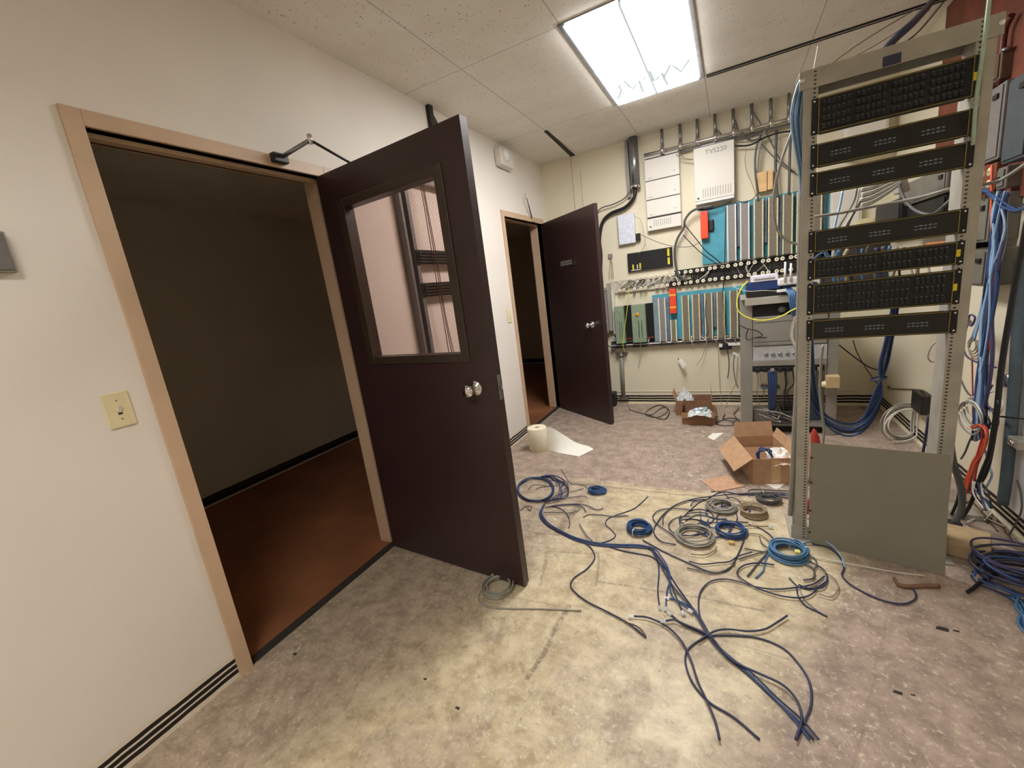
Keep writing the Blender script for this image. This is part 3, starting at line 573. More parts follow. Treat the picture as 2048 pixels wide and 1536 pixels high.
# raceway under blocks
rw = root('wire_tray', 'white wire raceway under the lower terminal blocks', 'wire tray', (1.2, 4.5, .66))
za, zb = at(1222, 692, D-.05), at(1480, 676, D-.05)
mk('tray_lip', MB().tube([za, zb], .008, 6), M_WHITE, rw); mk('tray_body', MB().hexa([(za.x, D-.05, za.z-.03), (zb.x, D-.05, zb.z-.03), (zb.x, D, zb.z-.03), (za.x, D, za.z-.03), (za.x, D-.04, za.z), (zb.x, D-.04, zb.z), (zb.x, D-.002, zb.z+.05), (za.x, D-.002, za.z+.04)]), simple('tray_dark', (70, 62, 54), .7, 0, .5, 25), rw)  # tray body in mottled dark brown
for i in range(7):
    o_ = .008*i; pts = []
    for k in range(7):
        f = k/6; p = za.lerp(zb, f); pts.append(p+Vector((0, .02+rnd.uniform(-.012, .02), .012+rnd.uniform(-.012, .03))))
    cable('loose cable lying along the white raceway', pts, rnd.choice((.003, .004, .005)), ('black', 'grey', 'white', 'dgrey', 'brown', 'black', 'grey')[i], 'cables along the white raceway', 'cable', 5, 5)
for i, px in enumerate((1226, 1239, 1262, 1300, 1322, 1346, 1365, 1383, 1402, 1428, 1452, 1470)):
    a = at(px, 672+rnd.uniform(-2, 4), D-.06); b = at(px+rnd.uniform(-12, 12), 690, D-.05); cable('short cable loop drooping from the lower blocks into the raceway', [a, a.lerp(b, .5)+Vector((rnd.uniform(-.03, .03), -.02, rnd.uniform(-.02, .01))), b], .004, rnd.choice(('black', 'grey', 'dgrey', 'white')), 'short loops below the lower blocks', 'cable_loop', 5, 5)
# lower conduit
lc = root('cable_duct', 'grey cable duct running down the wall beside the far door', 'conduit', (.72, 4.5, .1)); q0 = at(1243, 705, D-.03); q1 = at(1247, 795, D-.03)
mk('pipe', MB().tube([q0, q1], .022, 12), M_GREY, lc); mk('strap', MB().box(q0+Vector((-.06, -.02, -.012)), q0+Vector((.06, .02, 0))), M_STEEL, lc); mk('strap', MB().box(q1+Vector((-.05, -.02, -.01)), q1+Vector((.06, .02, .002))), M_STEEL, lc)
cable('dark cable end curling at the top of the grey duct', [at(1215, 690, 4.49), at(1228, 700, 4.49), at(1238, 712, 4.5), at(1250, 711, 4.49), at(1256, 706, 4.48)], .006, 'dgrey')
cable('yellow-green wire hanging in front of the green card units', [at(1258, 572, 4.42), at(1256, 600, 4.42), at(1253, 630, 4.42), at(1248, 665, 4.42), at(1246, 690, 4.43), at(1250, 705, 4.46)], .0035, 'yellow')
cable('pale wire hanging below the striped orange cover side', [at(1281, 640, 4.42), at(1281, 680, 4.44), at(1280, 715, 4.5), at(1276, 735, 4.52)], .0025, 'mint')
# wires on upper part of the back wall
cable('grey flexible conduit arching from the blue board to the spool rows', [at(1425, 412, 4.44), at(1400, 416, 4.44), at(1382, 424, 4.45), at(1370, 440, 4.46), at(1368, 455, 4.46), at(1356, 475, 4.47), at(1350, 495, 4.47), at(1350, 520, 4.47), at(1356, 548, 4.47), at(1372, 562, 4.48)], .011, 'dgrey', n=8)
cable('black wire slanting from the cabinets to the spools, upper one', [at(1368, 448, 4.42), at(1390, 475, 4.42), at(1410, 500, 4.42), at(1428, 515, 4.44), at(1446, 530, 4.46)], .0045, 'black')
cable('black wire slanting from the cabinets to the spools, lower one', [at(1366, 470, 4.43), at(1385, 490, 4.43), at(1405, 508, 4.43), at(1425, 522, 4.45), at(1442, 533, 4.46)], .004, 'black')
cable('thin grey wire swinging from the black plug to the orange-red cover', [at(1281, 469, 4.44), at(1300, 478, 4.43), at(1330, 489, 4.42), at(1360, 494, 4.42), at(1385, 492, 4.43), at(1403, 482, 4.44)], .003, 'dgrey')
cable('thin tan wire looping above the black plug', [at(1269, 433, 4.49), at(1280, 438, 4.48), at(1286, 458, 4.47), at(1290, 485, 4.48), at(1284, 500, 4.5), at(1276, 508, 4.51)], .002, 'tan')
for i, (pts, r, mt, lab) in enumerate((
    ([(1355, 300), (1366, 314), (1378, 318), (1390, 318)], .003, 'tan', 'tan wire tail between the two white cabinets, upper'),
    ([(1352, 308), (1365, 318), (1385, 320)], .003, 'tan', 'tan wire tail between the two white cabinets, lower'),
    ([(1432, 258), (1448, 272), (1470, 278), (1500, 275), (1525, 262)], .006, 'dgrey', 'dark cable sagging below the long conduit over the lettered cabinet'),
    ([(1470, 240), (1478, 262), (1500, 280), (1525, 276)], .006, 'dgrey', 'dark cable dropping from the ceiling and curving right of the lettered cabinet'),
    ([(1470, 292), (1500, 290), (1530, 275), (1560, 265), (1590, 262)], .007, 'black', 'black cable running right from behind the lettered cabinet'),
    ([(1522, 270), (1514, 290), (1510, 320), (1511, 350), (1515, 385), (1516, 402)], .008, 'dgrey', 'dark cable dropping left of the cardboard-coloured box'),
    ([(1530, 262), (1522, 285), (1517, 310), (1514, 345)], .008, 'grey', 'grey cable dropping just above the cardboard-coloured box'),
    ([(1553, 260), (1552, 290), (1551, 330), (1553, 370), (1555, 395)], .011, 'dgrey', 'thick dark cable dropping right of the cardboard-coloured box'),
    ([(1582, 262), (1580, 300), (1579, 340), (1578, 388)], .010, 'dgrey', 'thick dark cable dropping nearest the tall rack'),
    ([(1493, 300), (1490, 320), (1494, 345), (1504, 368), (1512, 392)], .0025, 'tan', 'fine wire bowing down right of the lettered cabinet'),
    ([(1500, 212), (1510, 230), (1530, 262), (1550, 300), (1565, 325), (1590, 345)], .005, 'dgrey', 'dark wire slanting down toward the tall rack, upper'),
    ([(1520, 285), (1545, 312), (1570, 335), (1600, 352)], .004, 'dgrey', 'dark wire slanting down toward the tall rack, lower'),
    ([(1474, 402), (1490, 404), (1505, 398), (1514, 388)], .003, 'black', 'black wire curling under the lettered cabinet'),
    ([(1396, 420), (1420, 418), (1440, 412), (1462, 404)], .007, 'black', 'black cable along the underside of the lettered cabinet'),
    ([(1452, 415), (1451, 450), (1450, 500), (1449, 545), (1446, 590), (1450, 640), (1448, 680)], .004, 'black', 'long black wire hanging beside the first upper terminal block'),
    ([(1398, 600), (1402, 640), (1400, 670)], .004, 'dgrey', 'dark wire on the lower blue board'),
    ([(1412, 600), (1411, 630), (1416, 660), (1412, 672)], .003, 'blue', 'blue wire dangling between lower terminal blocks'))):
    cable(lab, [at(a, b, D-.085+.004*(i % 4)) for a, b in pts], r, mt)
yb_ = D-.07; cbx = root('cardboard_box', 'small peach-coloured box mounted above the terminal blocks', 'box', at(1530, 380, yb_))
xa, xb, xm = at(1515, 362, yb_).x, at(1546, 360, yb_).x, at(1535, 360, yb_).x; zt, zb_ = at(1530, 342, yb_).z, at(1530, 382, yb_).z
mk('case', MB().box((xa, yb_, zb_), (xm-.004, D, zt)), simple('peach_card', (222, 184, 132), .7), cbx, .003); mk('side_flap', MB().box((xm+.001, yb_, zb_+.005), (xb, D, zt)), simple('peach_card', (1, 1, 1)), cbx, .003)
# sockets & hanging cords on lower wall
tg = root('paper_tag', 'white paper tag hanging on the bare lower wall', 'tag', at(1362, 725, 4.5)); p = [at(1355, 720, 4.52), at(1363, 717, 4.50), at(1373, 730, 4.45), at(1366, 738, 4.47)]
mk('sheet', MB().sheet(p, .002), M_PAPER, tg); mk('pin', MB().lathe(at(1357, 718, 4.52), (0, -1, 0), [(0, .006), (.012, .005), (.012, 0)], 8), M_DARK, tg)
cable('short tan wire end dangling over the bare lower wall', [at(1410, 690, 4.51), at(1406, 710, 4.5), at(1399, 722, 4.49), at(1392, 731, 4.49)], .003, 'tan')
cable('thin tan wire falling down the wall to the floor left of the small rack', [at(1437, 700, 4.5), at(1438, 740, 4.52), at(1441, 790, 4.52), at(1444, 825, 4.45)], .0022, 'tan')
ob = root('power_outlet', 'black power outlet with white plugs above the hanging cords', 'power outlet', at(1455, 695, 4.5)); q = at(1452, 693, 4.5)
mk('body', MB().box(q+Vector((-.06, 0, -.03)), q+Vector((.05, .05, .02))), M_DARK, ob, .004); mk('white_plug', MB().box(q+Vector((-.06, -.03, .0)), q+Vector((-.03, .0, .03))), M_WHITE, ob); mk('white_bar', MB().box(q+Vector((.02, -.02, .01)), q+Vector((.13, .02, .035))), M_WHITE, ob)
for i, (pts, r, mt, lab) in enumerate((([(1455, 700), (1458, 725), (1457, 745), (1455, 757)], .004, 'black', 'black cord hanging with a plug at its end left of the small rack'), ([(1470, 706), (1467, 730), (1470, 758), (1476, 775)], .004, 'dgrey', 'dark cord hanging close beside the small rack post'),
                                       ([(1476, 715), (1474, 745), (1472, 765), (1460, 790), (1452, 815), (1450, 830)], .003, 'tan', 'tan cord running from the small rack down to the floor'))):
    cable(lab, [at(a, b, 4.47-.01*i) for a, b in pts], r, mt, plug={1: 'w'} if i == 0 else None)
q = at(1471, 708, 4.42); thing('white_connector', MB().obox(q, Vector((.8, 0, -.6)), Vector((0, 1, 0)), Vector((.6, 0, .8)), (-.025, -.008, -.009), (.025, .008, .009)), M_WHITE, 'white connector dangling by the small rack', 'connector')
for i, (pts, mt, lab) in enumerate((([(1258, 815), (1262, 820), (1290, 828), (1305, 828), (1325, 815), (1335, 818), (1330, 828), (1310, 835), (1290, 828), (1298, 818)], 'dgrey', 'dark cord looped on the floor left of the back cardboard box'),
                                    ([(1298, 818), (1320, 810), (1338, 820), (1334, 835), (1322, 838), (1292, 828)], 'black', 'black cord loop touching the back cardboard box'),
                                    ([(1450, 828), (1446, 838), (1462, 836), (1478, 840), (1472, 850), (1440, 850), (1432, 845), (1450, 840), (1470, 845)], 'black', 'black cord curled on the floor by the small rack foot'),
                                    ([(1478, 815), (1468, 828), (1474, 838), (1465, 846), (1478, 852)], 'dgrey', 'dark cord on the floor against the small rack post'))):
    fcable(lab, pts, .004, mt)
# ------------------------------------------------------------------ tall rack
RY = 2.235
M_POST, nt, b = nodes('rack_post_metal'); P = geo(nt); sp = nt.nodes.new('ShaderNodeSeparateXYZ'); nt.links.new(P, sp.inputs[0])
hx = None
for c in (2.0915, 2.5565):
    k = mth(nt, 'LESS_THAN', mth(nt, 'ABSOLUTE', mth(nt, 'SUBTRACT', sp.outputs[0], c)), .0042); hx = k if hx is None else mth(nt, 'MAXIMUM', hx, k)
hz = mth(nt, 'LESS_THAN', mth(nt, 'FRACT', mth(nt, 'DIVIDE', sp.outputs[2], .0148)), .40)
hole = mth(nt, 'MULTIPLY', mth(nt, 'MULTIPLY', hx, hz), mth(nt, 'LESS_THAN', sp.outputs[1], RY+.003))
col = mixc(nt, ramp(nt, noise(nt, P, 12), .3, .7), rgb((178, 174, 162)), rgb((160, 156, 146))); nt.links.new(mixc(nt, hole, col, rgb((58, 50, 44))), b.inputs['Base Color']); b.inputs['Roughness'].default_value = .5; b.inputs['Metallic'].default_value = .15
rk = root('equipment_rack', 'tall two-post rack of pale metal holding seven black patch panels', 'equipment rack', (2.325, RY+.07, 0))
ZT = 2.045
mk('post', MB().box((2.055, RY, .01), (2.103, RY+.004, ZT)).box((2.099, RY+.004, .01), (2.103, RY+.10, ZT)).box((2.055, RY+.096, .01), (2.099, RY+.10, ZT)), M_POST, rk)
mk('post', MB().box((2.545, RY, .01), (2.598, RY+.004, ZT)).box((2.545, RY+.004, .01), (2.549, RY+.10, ZT)).box((2.549, RY+.096, .01), (2.598, RY+.10, ZT)), M_POST, rk)
mk('top_bar', MB().box((2.04, RY-.006, 2.005), (2.61, RY-.001, 2.072)).box((2.04, RY-.001, 2.068), (2.61, RY+.06, 2.072)), M_POST, rk, .001)
mk('top_bar', MB().box((2.04, RY+.101, 2.005), (2.61, RY+.106, 2.072)).box((2.04, RY+.062, 2.068), (2.61, RY+.101, 2.072)), M_POST, rk, .001)
mk('base_angle', MB().box((2.035, RY-.05, 0), (2.12, RY+.20, .008)).box((2.04, RY-.004, .008), (2.12, RY-.001, .075)), M_POST, rk)
mk('base_angle', MB().box((2.53, RY-.05, 0), (2.62, RY+.20, .008)), M_POST, rk)
for x in (2.05, 2.60): mk('top_bolt', MB().lathe((x, RY-.006, 2.04), (0, -1, 0), [(0, .010), (.006, .009), (.006, 0)], 6), M_CHROME, rk)
mk('name_tab', MB().box((at(1766, 115, RY-.007).x, RY-.0075, 2.006), (at(1803, 108, RY-.007).x, RY-.0055, 2.04)), K['navy'], rk)
def panel_base(label, z0, z1, grp=None):
    y = RY-.004; r = root('patch_panel', label, 'patch panel', (2.324, y, z0), grp); x0, x1 = 2.083, 2.566
    mk('faceplate', MB().box((x0, y-.002, z0), (x1, y+.002, z1)).box((x0+.03, y+.002, z0+.003), (x1-.03, y+.035, z1-.003)), M_BLACK, r)
    e = .0022; a, b_ = x0+.022, x1-.022; yy = y-.0035
    mk('edge_trim', MB().box((a, yy-.002, z0+.003), (b_, yy+.0015, z0+.003+e)).box((a, yy-.002, z1-.003-e), (b_, yy+.0015, z1-.003)).box((a, yy-.002, z0+.003+e), (a+e, yy+.0015, z1-.003-e)).box((b_-e, yy-.002, z0+.003+e), (b_, yy+.0015, z1-.003-e)), M_GOLD, r)
    for x in (x0+.0085, x1-.0085):
        for z in (z0+.010, z1-.010): mk('screw', MB().lathe((x, y-.002, z), (0, -1, 0), [(0, .0042), (.002, .004), (.003, .002), (.003, 0)], 10), M_CHROME, r)
    return r, y, x0, x1
def fiber_panel(label, z0):
    z1 = z0+.0885; r, y, x0, x1 = panel_base(label, z0, z1)
    mk('front_door', MB().box((x0+.027, y-.006, z0+.007), (x1-.027, y-.002, z1-.007)), simple('smoked_panel', (8, 9, 13), .35, 0, .1, 20), r)
    for k in range(3):
        u = x0+.065+k*.135; mb = MB()
        for j in range(5):
            for q in range(2): mb.box((u+j*.0135, y-.0068, z0+.034+q*.012), (u+j*.0135+.009, y-.006, z0+.038+q*.012+.001*(j % 2)))
        mk('print', mb, M_PRINT, r)
    return r
def port_panel(label, z0, units, rows):
    z1 = z0+units*.04445-.003; r, y, x0, x1 = panel_base(label, z0, z1); h = (z1-z0-.02)/rows
    for rr in range(rows):
        for g in range(4):
            u = x0+.034+g*.1055; mb = MB(); zb = z0+.010+rr*h
            for j in range(6):
                a = u+j*.0155; mb.box((a, y-.0085, zb+.004), (a+.013, y-.002, zb+h*.42)).box((a, y-.0075, zb+h*.42), (a+.013, y-.002, zb+h*.62))
            mk('jack_block', mb, M_JACK, r); mb = MB()
            for j in range(6): mb.box((u+j*.0155+.003, y-.0028, zb+h*.72), (u+j*.0155+.009, y-.002, zb+h*.80))
            mk('print', mb, M_PRINT, r)
    mk('yellow_label', MB().box((x1-.0215, y-.0036, (z0+z1)/2-.014), (x1-.0105, y-.002, (z0+z1)/2+.012)), M_YEL, r)
    return r
port_panel('topmost and tallest black patch panel in the rack, right below the top bar', 1.833, 3, 4)
p0 = fiber_panel('black blank-faced panel just under the topmost tall panel', 1.708)
for z, lab in ((1.602, 'black blank-faced panel third from the rack top, above the wide gap'), (1.374, 'black blank-faced panel directly below the wide cable-filled gap'), (1.000, 'lowest black panel in the rack, above the open lower half')):
    c = copy_tree(p0); c.location = (2.324, RY-.004, z); c['label'] = lab
port_panel('thin black patch panel with a yellow tag, third from the bottom', 1.262, 2, 2)
port_panel('tall black patch panel with a yellow tag, second from the bottom', 1.113, 3, 3)
# grey plate leaning on the rack front
gpz = root('grey_plate', 'large plain grey metal plate leaning against the foot of the tall rack', 'metal plate', (2.34, 2.15, 0))
A, B = fl(1617, 1087), fl(1890, 1152); Tl, Tr = at(1620, 888, 2.205), at(1895, 905, 2.205); A.z = B.z = .001; 
Tl = Vector((A.x-.0, 2.218, .52)); Tr = Vector((2.574, 2.200, .51))
Tr = Vector((2.556, 2.145, .522)); vs = []; nn = 8
for side in (0, .004):
    for j in range(nn+1):
        for i in range(nn+1):
            p = A.lerp(B, i/nn).lerp(Tl.lerp(Tr, i/nn), j/nn); vs.append(p+Vector((.0, side, 0)))
o2 = (nn+1)**2; fs = [(j*(nn+1)+i, j*(nn+1)+i+1, (j+1)*(nn+1)+i+1, (j+1)*(nn+1)+i) for j in range(nn) for i in range(nn)]
fs2 = [tuple(o2+k for k in reversed(q)) for q in fs]
mk('sheet', MB().add(vs, fs+fs2, True).add([A, B, Tr, Tl]+[q+Vector((0, .004, 0)) for q in (A, B, Tr, Tl)], [(0, 4, 5, 1), (1, 5, 6, 2), (2, 6, 7, 3), (3, 7, 4, 0)]), M_PLATE, gpz)
for f in (.12, .34, .62, .86):
    p = A.lerp(Tl, f); mk('edge_notch', MB().box(p+Vector((-.001, -.0046, -.003)), p+Vector((.008, -.0005, .003))), M_DARK, gpz)
# cables by the tall rack
def G(pts, y): return [at(a, b, (y[i] if isinstance(y, (list, tuple)) else y)) for i, (a, b) in enumerate(pts)]
for i, (off, mt, r) in enumerate(((0, 'pale', .004), (4, 'light', .004), (8, 'pale', .004), (12, 'light', .004), (14, 'blue', .0035), (17, 'pale', .0035))):
    k = off
    cable('light blue cable bulging out at the left of the rack top, one of six', G([(1622+k*.3, 148), (1606+k*.4, 152), (1594+k*.7, 175), (1584+k, 215+i*2), (1583+k, 250), (1590+k*.8, 300), (1598+k*.6, 345), (1602+k*.5, 395)], RY+.02+.004*i), r, mt, 'light blue cables at the rack top')
cable('thick grey cable running down the outside of the left rack post', G([(1616, 150), (1608, 170), (1604, 220), (1604, 300), (1603, 400), (1601, 500), (1598, 600), (1596, 690), (1593, 780), (1588, 870), (1584, 960), (1580, 1030)], [RY+.05]*11+[RY+.07]), .010, 'grey', n=8)
cable('white cable sweeping out left of the rack and back to its post', G([(1585, 262), (1574, 290), (1562, 325), (1551, 370), (1547, 410), (1550, 445), (1562, 470), (1580, 484), (1603, 490)], RY+.06), .0055, 'grey', n=8)
cable('thin wire sticking up from the rack top corner', G([(1627, 140), (1632, 115), (1636, 92)], RY), .002, 'white')
cable('mint green wire hanging down past the right end of the rack top', G([(1981, -20), (1975, 30), (1969, 80), (1962, 130), (1955, 180), (1950, 230), (1946, 290)], RY-.05), .006, 'mint')
cable('thick dark blue cable slanting up from the rack top into the ceiling', [at(1764, 108, RY+.03), at(1790, 78, RY+.1), at(1835, 36, RY+.25), fl(1875, -10, H-.016)], .014, 'navy', n=10)
cable('thin black wire slanting up from the rack top to the ceiling', [at(1790, 98, RY+.05), at(1840, 60, RY+.2), fl(1895, -5, H-.006)], .003, 'black')
cable('thin pale wire stretched along the ceiling toward the rack top', [at(1648, 140, RY+.08), at(1700, 100, RY+.3), at(1770, 55, RY+.55), fl(1830, 20, H-.006)], .0025, 'tan')
cable('second thin pale wire stretched from rack top to ceiling', [at(1665, 135, RY+.08), at(1760, 85, RY+.3), fl(1860, 20, H-.006)], .002, 'grey')
# long grey tube crossing behind the rack gap
cable('long pale grey tube crossing behind the wide gap of the rack', G([(1626, 434), (1680, 426), (1720, 418), (1790, 405), (1850, 392), (1900, 378), (1950, 372)], [2.7, 2.7, 2.7, 2.7, 2.65, 2.6, 2.6])+[rt(2000, 360, W-.12), rt(2060, 322, W-.12)], .007, 'grey', n=8)
for i in range(9):
    u = i*5.2
    cable('pale grey cable in the combed diagonal bundle behind the rack gap', G([(1722+rnd.uniform(-2, 2), 372+u*1.0), (1745, 367+u*.93), (1775, 357+u*.72), (1802, 352+u*.35)], [3.1, 3.1, 3.1, 3.1]), .006, ('grey', 'white')[i % 2], 'combed grey cables behind the rack gap')
for i, pts in enumerate(([(1713, 376), (1708, 400), (1695, 425), (1680, 450), (1672, 470)], [(1718, 378), (1714, 400), (1704, 428), (1690, 452), (1684, 470)], [(1685, 382), (1680, 410), (1672, 440), (1667, 470)], [(1722, 402), (1710, 422), (1698, 445), (1692, 468)])):
    cable('grey cable dropping from the combed bundle behind the rack gap', G(pts, 3.05), .006, ('grey', 'white', 'pale', 'dgrey')[i], 'grey cables dropping behind the rack gap')
cable('dark grey cable sagging from the combed bundle to the right', G([(1798, 370), (1806, 392), (1820, 412), (1840, 425), (1866, 428), (1890, 410), (1905, 395)], [3.1, 3.0, 2.9, 2.8, 2.75, 2.7, 2.7]), .007, 'dgrey', n=8)
thing('cable_comb', MB().obox(at(1806, 360, 3.12), Vector((1, 0, 0)), Vector((0, 1, 0)), Vector((-.25, 0, 1)), (-.02, 0, -.06), (.02, .12, .06)), M_ALU, 'metal comb gathering the grey cables behind the rack', 'bracket', bev=.005)
# back wall right part, seen through the rack
def bwbox(px0, py0, px1, py1, dep, mat, label, name='equipment_box', cat='equipment box', det=True):
    y = D-dep; a, b_ = at(px0, py0, y), at(px1, py1, y); r = root(name, label, cat, ((a.x+b_.x)/2, y, b_.z)); x1 = min(b_.x, W-.01)
    mk('case', MB().box((a.x, y, b_.z), (x1, D-.001, a.z)), mat, r, .005)
    if det: mk('cover', MB().box((a.x+.015, y-.006, b_.z+.015), (x1-.015, y, a.z-.015)), mat, r, .002)
    return r
bwbox(1692, 240, 1775, 300, .12, M_OFFW, 'pale cabinet high on the wall seen between the top rack panels')
bwbox(1662, 385, 1722, 460, .06, M_OFFW, 'cream box with dark markings seen through the rack gap')
bwbox(1712, 440, 1748, 475, .10, M_IVORY, 'cream box low in the rack gap')
M_CABG = simple('cabinet_grey', (112, 108, 98), .5, 0, .08, 9)
def rwbox(y0, y1, z0, z1, dep, mat, label, name='equipment_box', cat='equipment box', latch=True):
    r = root(name, label, cat, (W-dep, (y0+y1)/2, z0)); mk('case', MB().box((W-dep, y0, z0), (W-.001, y1, z1)), mat, r, .005)
    mk('door', MB().box((W-dep-.006, y0+.012, z0+.012), (W-dep, y1-.012, z1-.012)), mat, r, .002)
    if latch: mk('latch', MB().box((W-dep-.014, y0+.03, z1-.06), (W-dep-.006, y0+.07, z1-.04)), M_DARK, r)
    return r
def RW(px0, px1, pyt, pyb, dep):
    x = W-dep; a = rt(px0, (pyt+pyb)/2, x); c = rt(px1, (pyt+pyb)/2, x); zt = rt((px0+px1)/2, pyt, x).z; zb = rt((px0+px1)/2, pyb, x).z; return min(a.y, c.y), max(a.y, c.y), zb, zt
rwbox(*RW(1800, 1892, 352, 400, .14), .14, M_CABG, 'grey box on the right wall seen at the right of the rack gap')
rwbox(*RW(1752, 1800, 405, 455, .16), .16, M_DARK, 'small black box in the dark corner behind the rack gap', latch=False)
rwbox(*RW(1806, 1890, 402, 470, .12), .12, M_DARK, 'wide black box on the right wall behind the rack gap', latch=False)
rwbox(*RW(1850, 1888, 484, 500, .12), .12, simple('copper_card', (186, 120, 80), .6), 'orange-brown strip seen between rack panels', latch=False)
thing('plywood_board', MB().box((W-.012, 2.3, 1.50), (W-.001, 3.75, H-.002)), M_PLY, 'red-brown plywood board high on the right wall', 'board')
rwbox(*RW(1925, 1978, 398, 486, .10), .10, M_CABG, 'grey wall cabinet right of the rack, upper of two')
rwbox(*RW(1926, 1972, 500, 572, .10), .10, M_CABG, 'grey wall cabinet right of the rack, lower of two')
thing('mounting_bar', MB().box((W-.09, 2.98, RW(1930, 1975, 486, 498, .09)[2]), (W, 3.35, RW(1930, 1975, 486, 498, .09)[3])), M_DARK, 'black bar between the two grey wall cabinets', 'bar')
rwbox(*RW(1962, 2003, 180, 322, .06), .06, simple('panel_silver', (120, 116, 114), .4), 'silver-grey electrical panel on the plywood right of the rack top')
rwbox(*RW(1958, 2000, 120, 172, .05), .05, simple('panel_brown', (92, 70, 52), .5), 'brown box above the silver-grey electrical panel', latch=False)
rwbox(*RW(2012, 2060, 152, 318, .10), .10, simple('shadow_blue_box', (66, 74, 80), .5), 'blue-grey electrical box at the far right edge of the view')
orr = root('power_outlet', 'four-way power outlet with cream sockets right of the rack', 'power outlet', (W-.05, 3.1, 1.6)); y0_, y1_, z0_, z1_ = RW(1953, 1990, 332, 385, .05)
mk('box_body', MB().box((W-.05, y0_, z0_), (W-.012, y1_, z1_)), simple('outlet_red', (120, 66, 46), .5), orr, .004)
for fy in (.3, .7):
    for fz in (.28, .72):
        q = Vector((W-.05, y0_+(y1_-y0_)*fy, z0_+(z1_-z0_)*fz)); s_ = mk('socket', MB().lathe(q, (-1, 0, 0), [(0, .020), (.004, .019), (.005, 0)], 14), M_IVORY, orr)
        mk('socket_slot', MB().box(q+Vector((-.0058, -.007, -.004)), q+Vector((-.0048, -.004, .006))).box(q+Vector((-.0058, .004, -.004)), q+Vector((-.0048, .007, .006))), M_DARK, s_)
rwbox(*RW(1994, 2012, 335, 378, .06), .06, M_CABG, 'narrow grey switch box beside the four-way outlet')
rd = random.Random(55)
for i in range(16):
    px = 1640+i*14; top = rd.uniform(488, 500); pts = [(px, top), (px+rd.uniform(-8, 8), top+14), (px+rd.uniform(-14, 14), top+30), (px+rd.uniform(-18, 18), top+75)]
    cable('short patch cord end bristling behind the middle rack panels', [at(a, b, 3.35+.02*(i % 4)) for a, b in pts], rd.choice((.006, .009, .012)), rd.choice(('white', 'navy', 'blue', 'white', 'dgrey', 'black', 'tan', 'light')), 'patch cords behind the middle rack panels', 'network_cable', 4, 6)
for i in range(5):
    y = 492+i*5; cable('grey cable running sideways behind the middle rack panels', [at(1660+i*6, y+44-i, 3.3), at(1740, y+34, 3.3), at(1800, y+20, 3.3), at(1862, y+8, 3.2)], .007, ('grey', 'black', 'white', 'dgrey', 'grey')[i], 'sideways cables behind the middle rack panels')
thing('terminal_board', MB().box((2.48, D-.03, 1.02), (2.93, D-.001, 1.50)), simple('dark_board', (58, 50, 44), .7, 0, .4, 18), 'dark board on the back wall seen between the middle rack panels', 'board')  # dark brown board with random mottling
# vertical ducts on the right wall
def vduct(pts, r, mat, label, x=W-.05):
    P_ = [rt(a, b, x) for a, b in pts]; rr = root('wall_duct', label, 'duct', P_[-1]); mk('pipe', MB().tube(cr(P_, 4), r, 10), mat, rr)
    mk('coupling', MB().tube([P_[0].lerp(P_[-1], .45), P_[0].lerp(P_[-1], .5)], r*1.18, 12), M_STEEL, rr); return rr
vduct([(2042, 520), (2036, 650), (2030, 760), (2022, 860), (2012, 960), (2005, 1008)], .020, M_BLUEG, 'blue-grey duct running down the right wall at the edge of the view')
vduct([(2024, 30), (2010, 60), (2004, 110), (1999, 170)], .012, simple('dark_red_pipe', (84, 34, 28), .5), 'dark red conduit on the plywood at upper right', W-.04)
cp = root('clamp_bracket', 'white metal clamp holding the wall duct', 'bracket', rt(2020, 880, W-.07)); q = rt(2018, 885, W-.08); mk('plate', MB().box(q+Vector((.01, -.04, -.02)), q+Vector((.075, .04, .02))), M_ALU, cp, .004); mk('bolt', MB().lathe(q+Vector((.01, 0, 0)), (-1, 0, 0), [(0, .012), (.01, .011), (.01, 0)], 6), M_CHROME, cp)
wpn = root('lit_wall_sheet', 'white sheet painted as brightly lit wall at the lower right edge of the view', 'wall sheet', (W-.02, 2.3, .2)); mk('side', MB().box((W-.02, 2.1, .12), (W-.001, 2.60, 1.2)), M_WHITE, wpn)  # bright light on the wall painted as a thin white sheet, no cabinet
cable('thin dark cord curved over the white lit-wall sheet', [rt(a, b, W-.03) for a, b in ((2034, 960), (2042, 990), (2043, 1020), (2030, 1050), (2015, 1075), (2005, 1095))], .0035, 'dgrey')
# right wall cable tangle
def strands(label, grp, guide, n, spread, r, mats, x=W-.10, name='cable_strand', seed=1, jx=.04):
    rd = random.Random(seed)
    for i in range(n):
        o_ = rd.uniform(-1, 1)*spread; ph = rd.uniform(0, 6); xo = rd.uniform(0, jx); pts = []
        for j, (a, b) in enumerate(guide): pts.append(rt(a+o_+math.sin(ph+j*1.3)*spread*.45, b+rd.uniform(-4, 4), x-xo))
        cable(label, pts, r*rd.uniform(.8, 1.25), rd.choice(mats), grp, name, 5, 5)
g1 = [(2010, 385), (2000, 430), (1996, 480), (1990, 530), (1984, 580), (1978, 640), (1974, 700), (1968, 760), (1962, 820), (1960, 880)]
strands('blue cable in the main bundle hanging down the right wall', 'main blue bundle on the right wall', g1, 20, 11, .0045, ('blue', 'navy', 'navy', 'purple', 'dgrey', 'pale'), seed=2)
strands('pale blue cable strand crossing the main bundle', 'pale strands on the right wall bundle', [(2000, 400), (2010, 450), (1995, 500), (1980, 545), (1972, 590), (1960, 640), (1948, 680)], 5, 5, .0035, ('pale', 'light'), seed=5)
strands('blue patch cable sprouting sideways at the top of the bundle', 'blue sprouts at the bundle top', [(1945, 392), (1965, 380), (1985, 392), (2005, 410), (2030, 420), (2050, 412)], 9, 9, .004, ('blue', 'light', 'dgrey', 'navy'), seed=6)
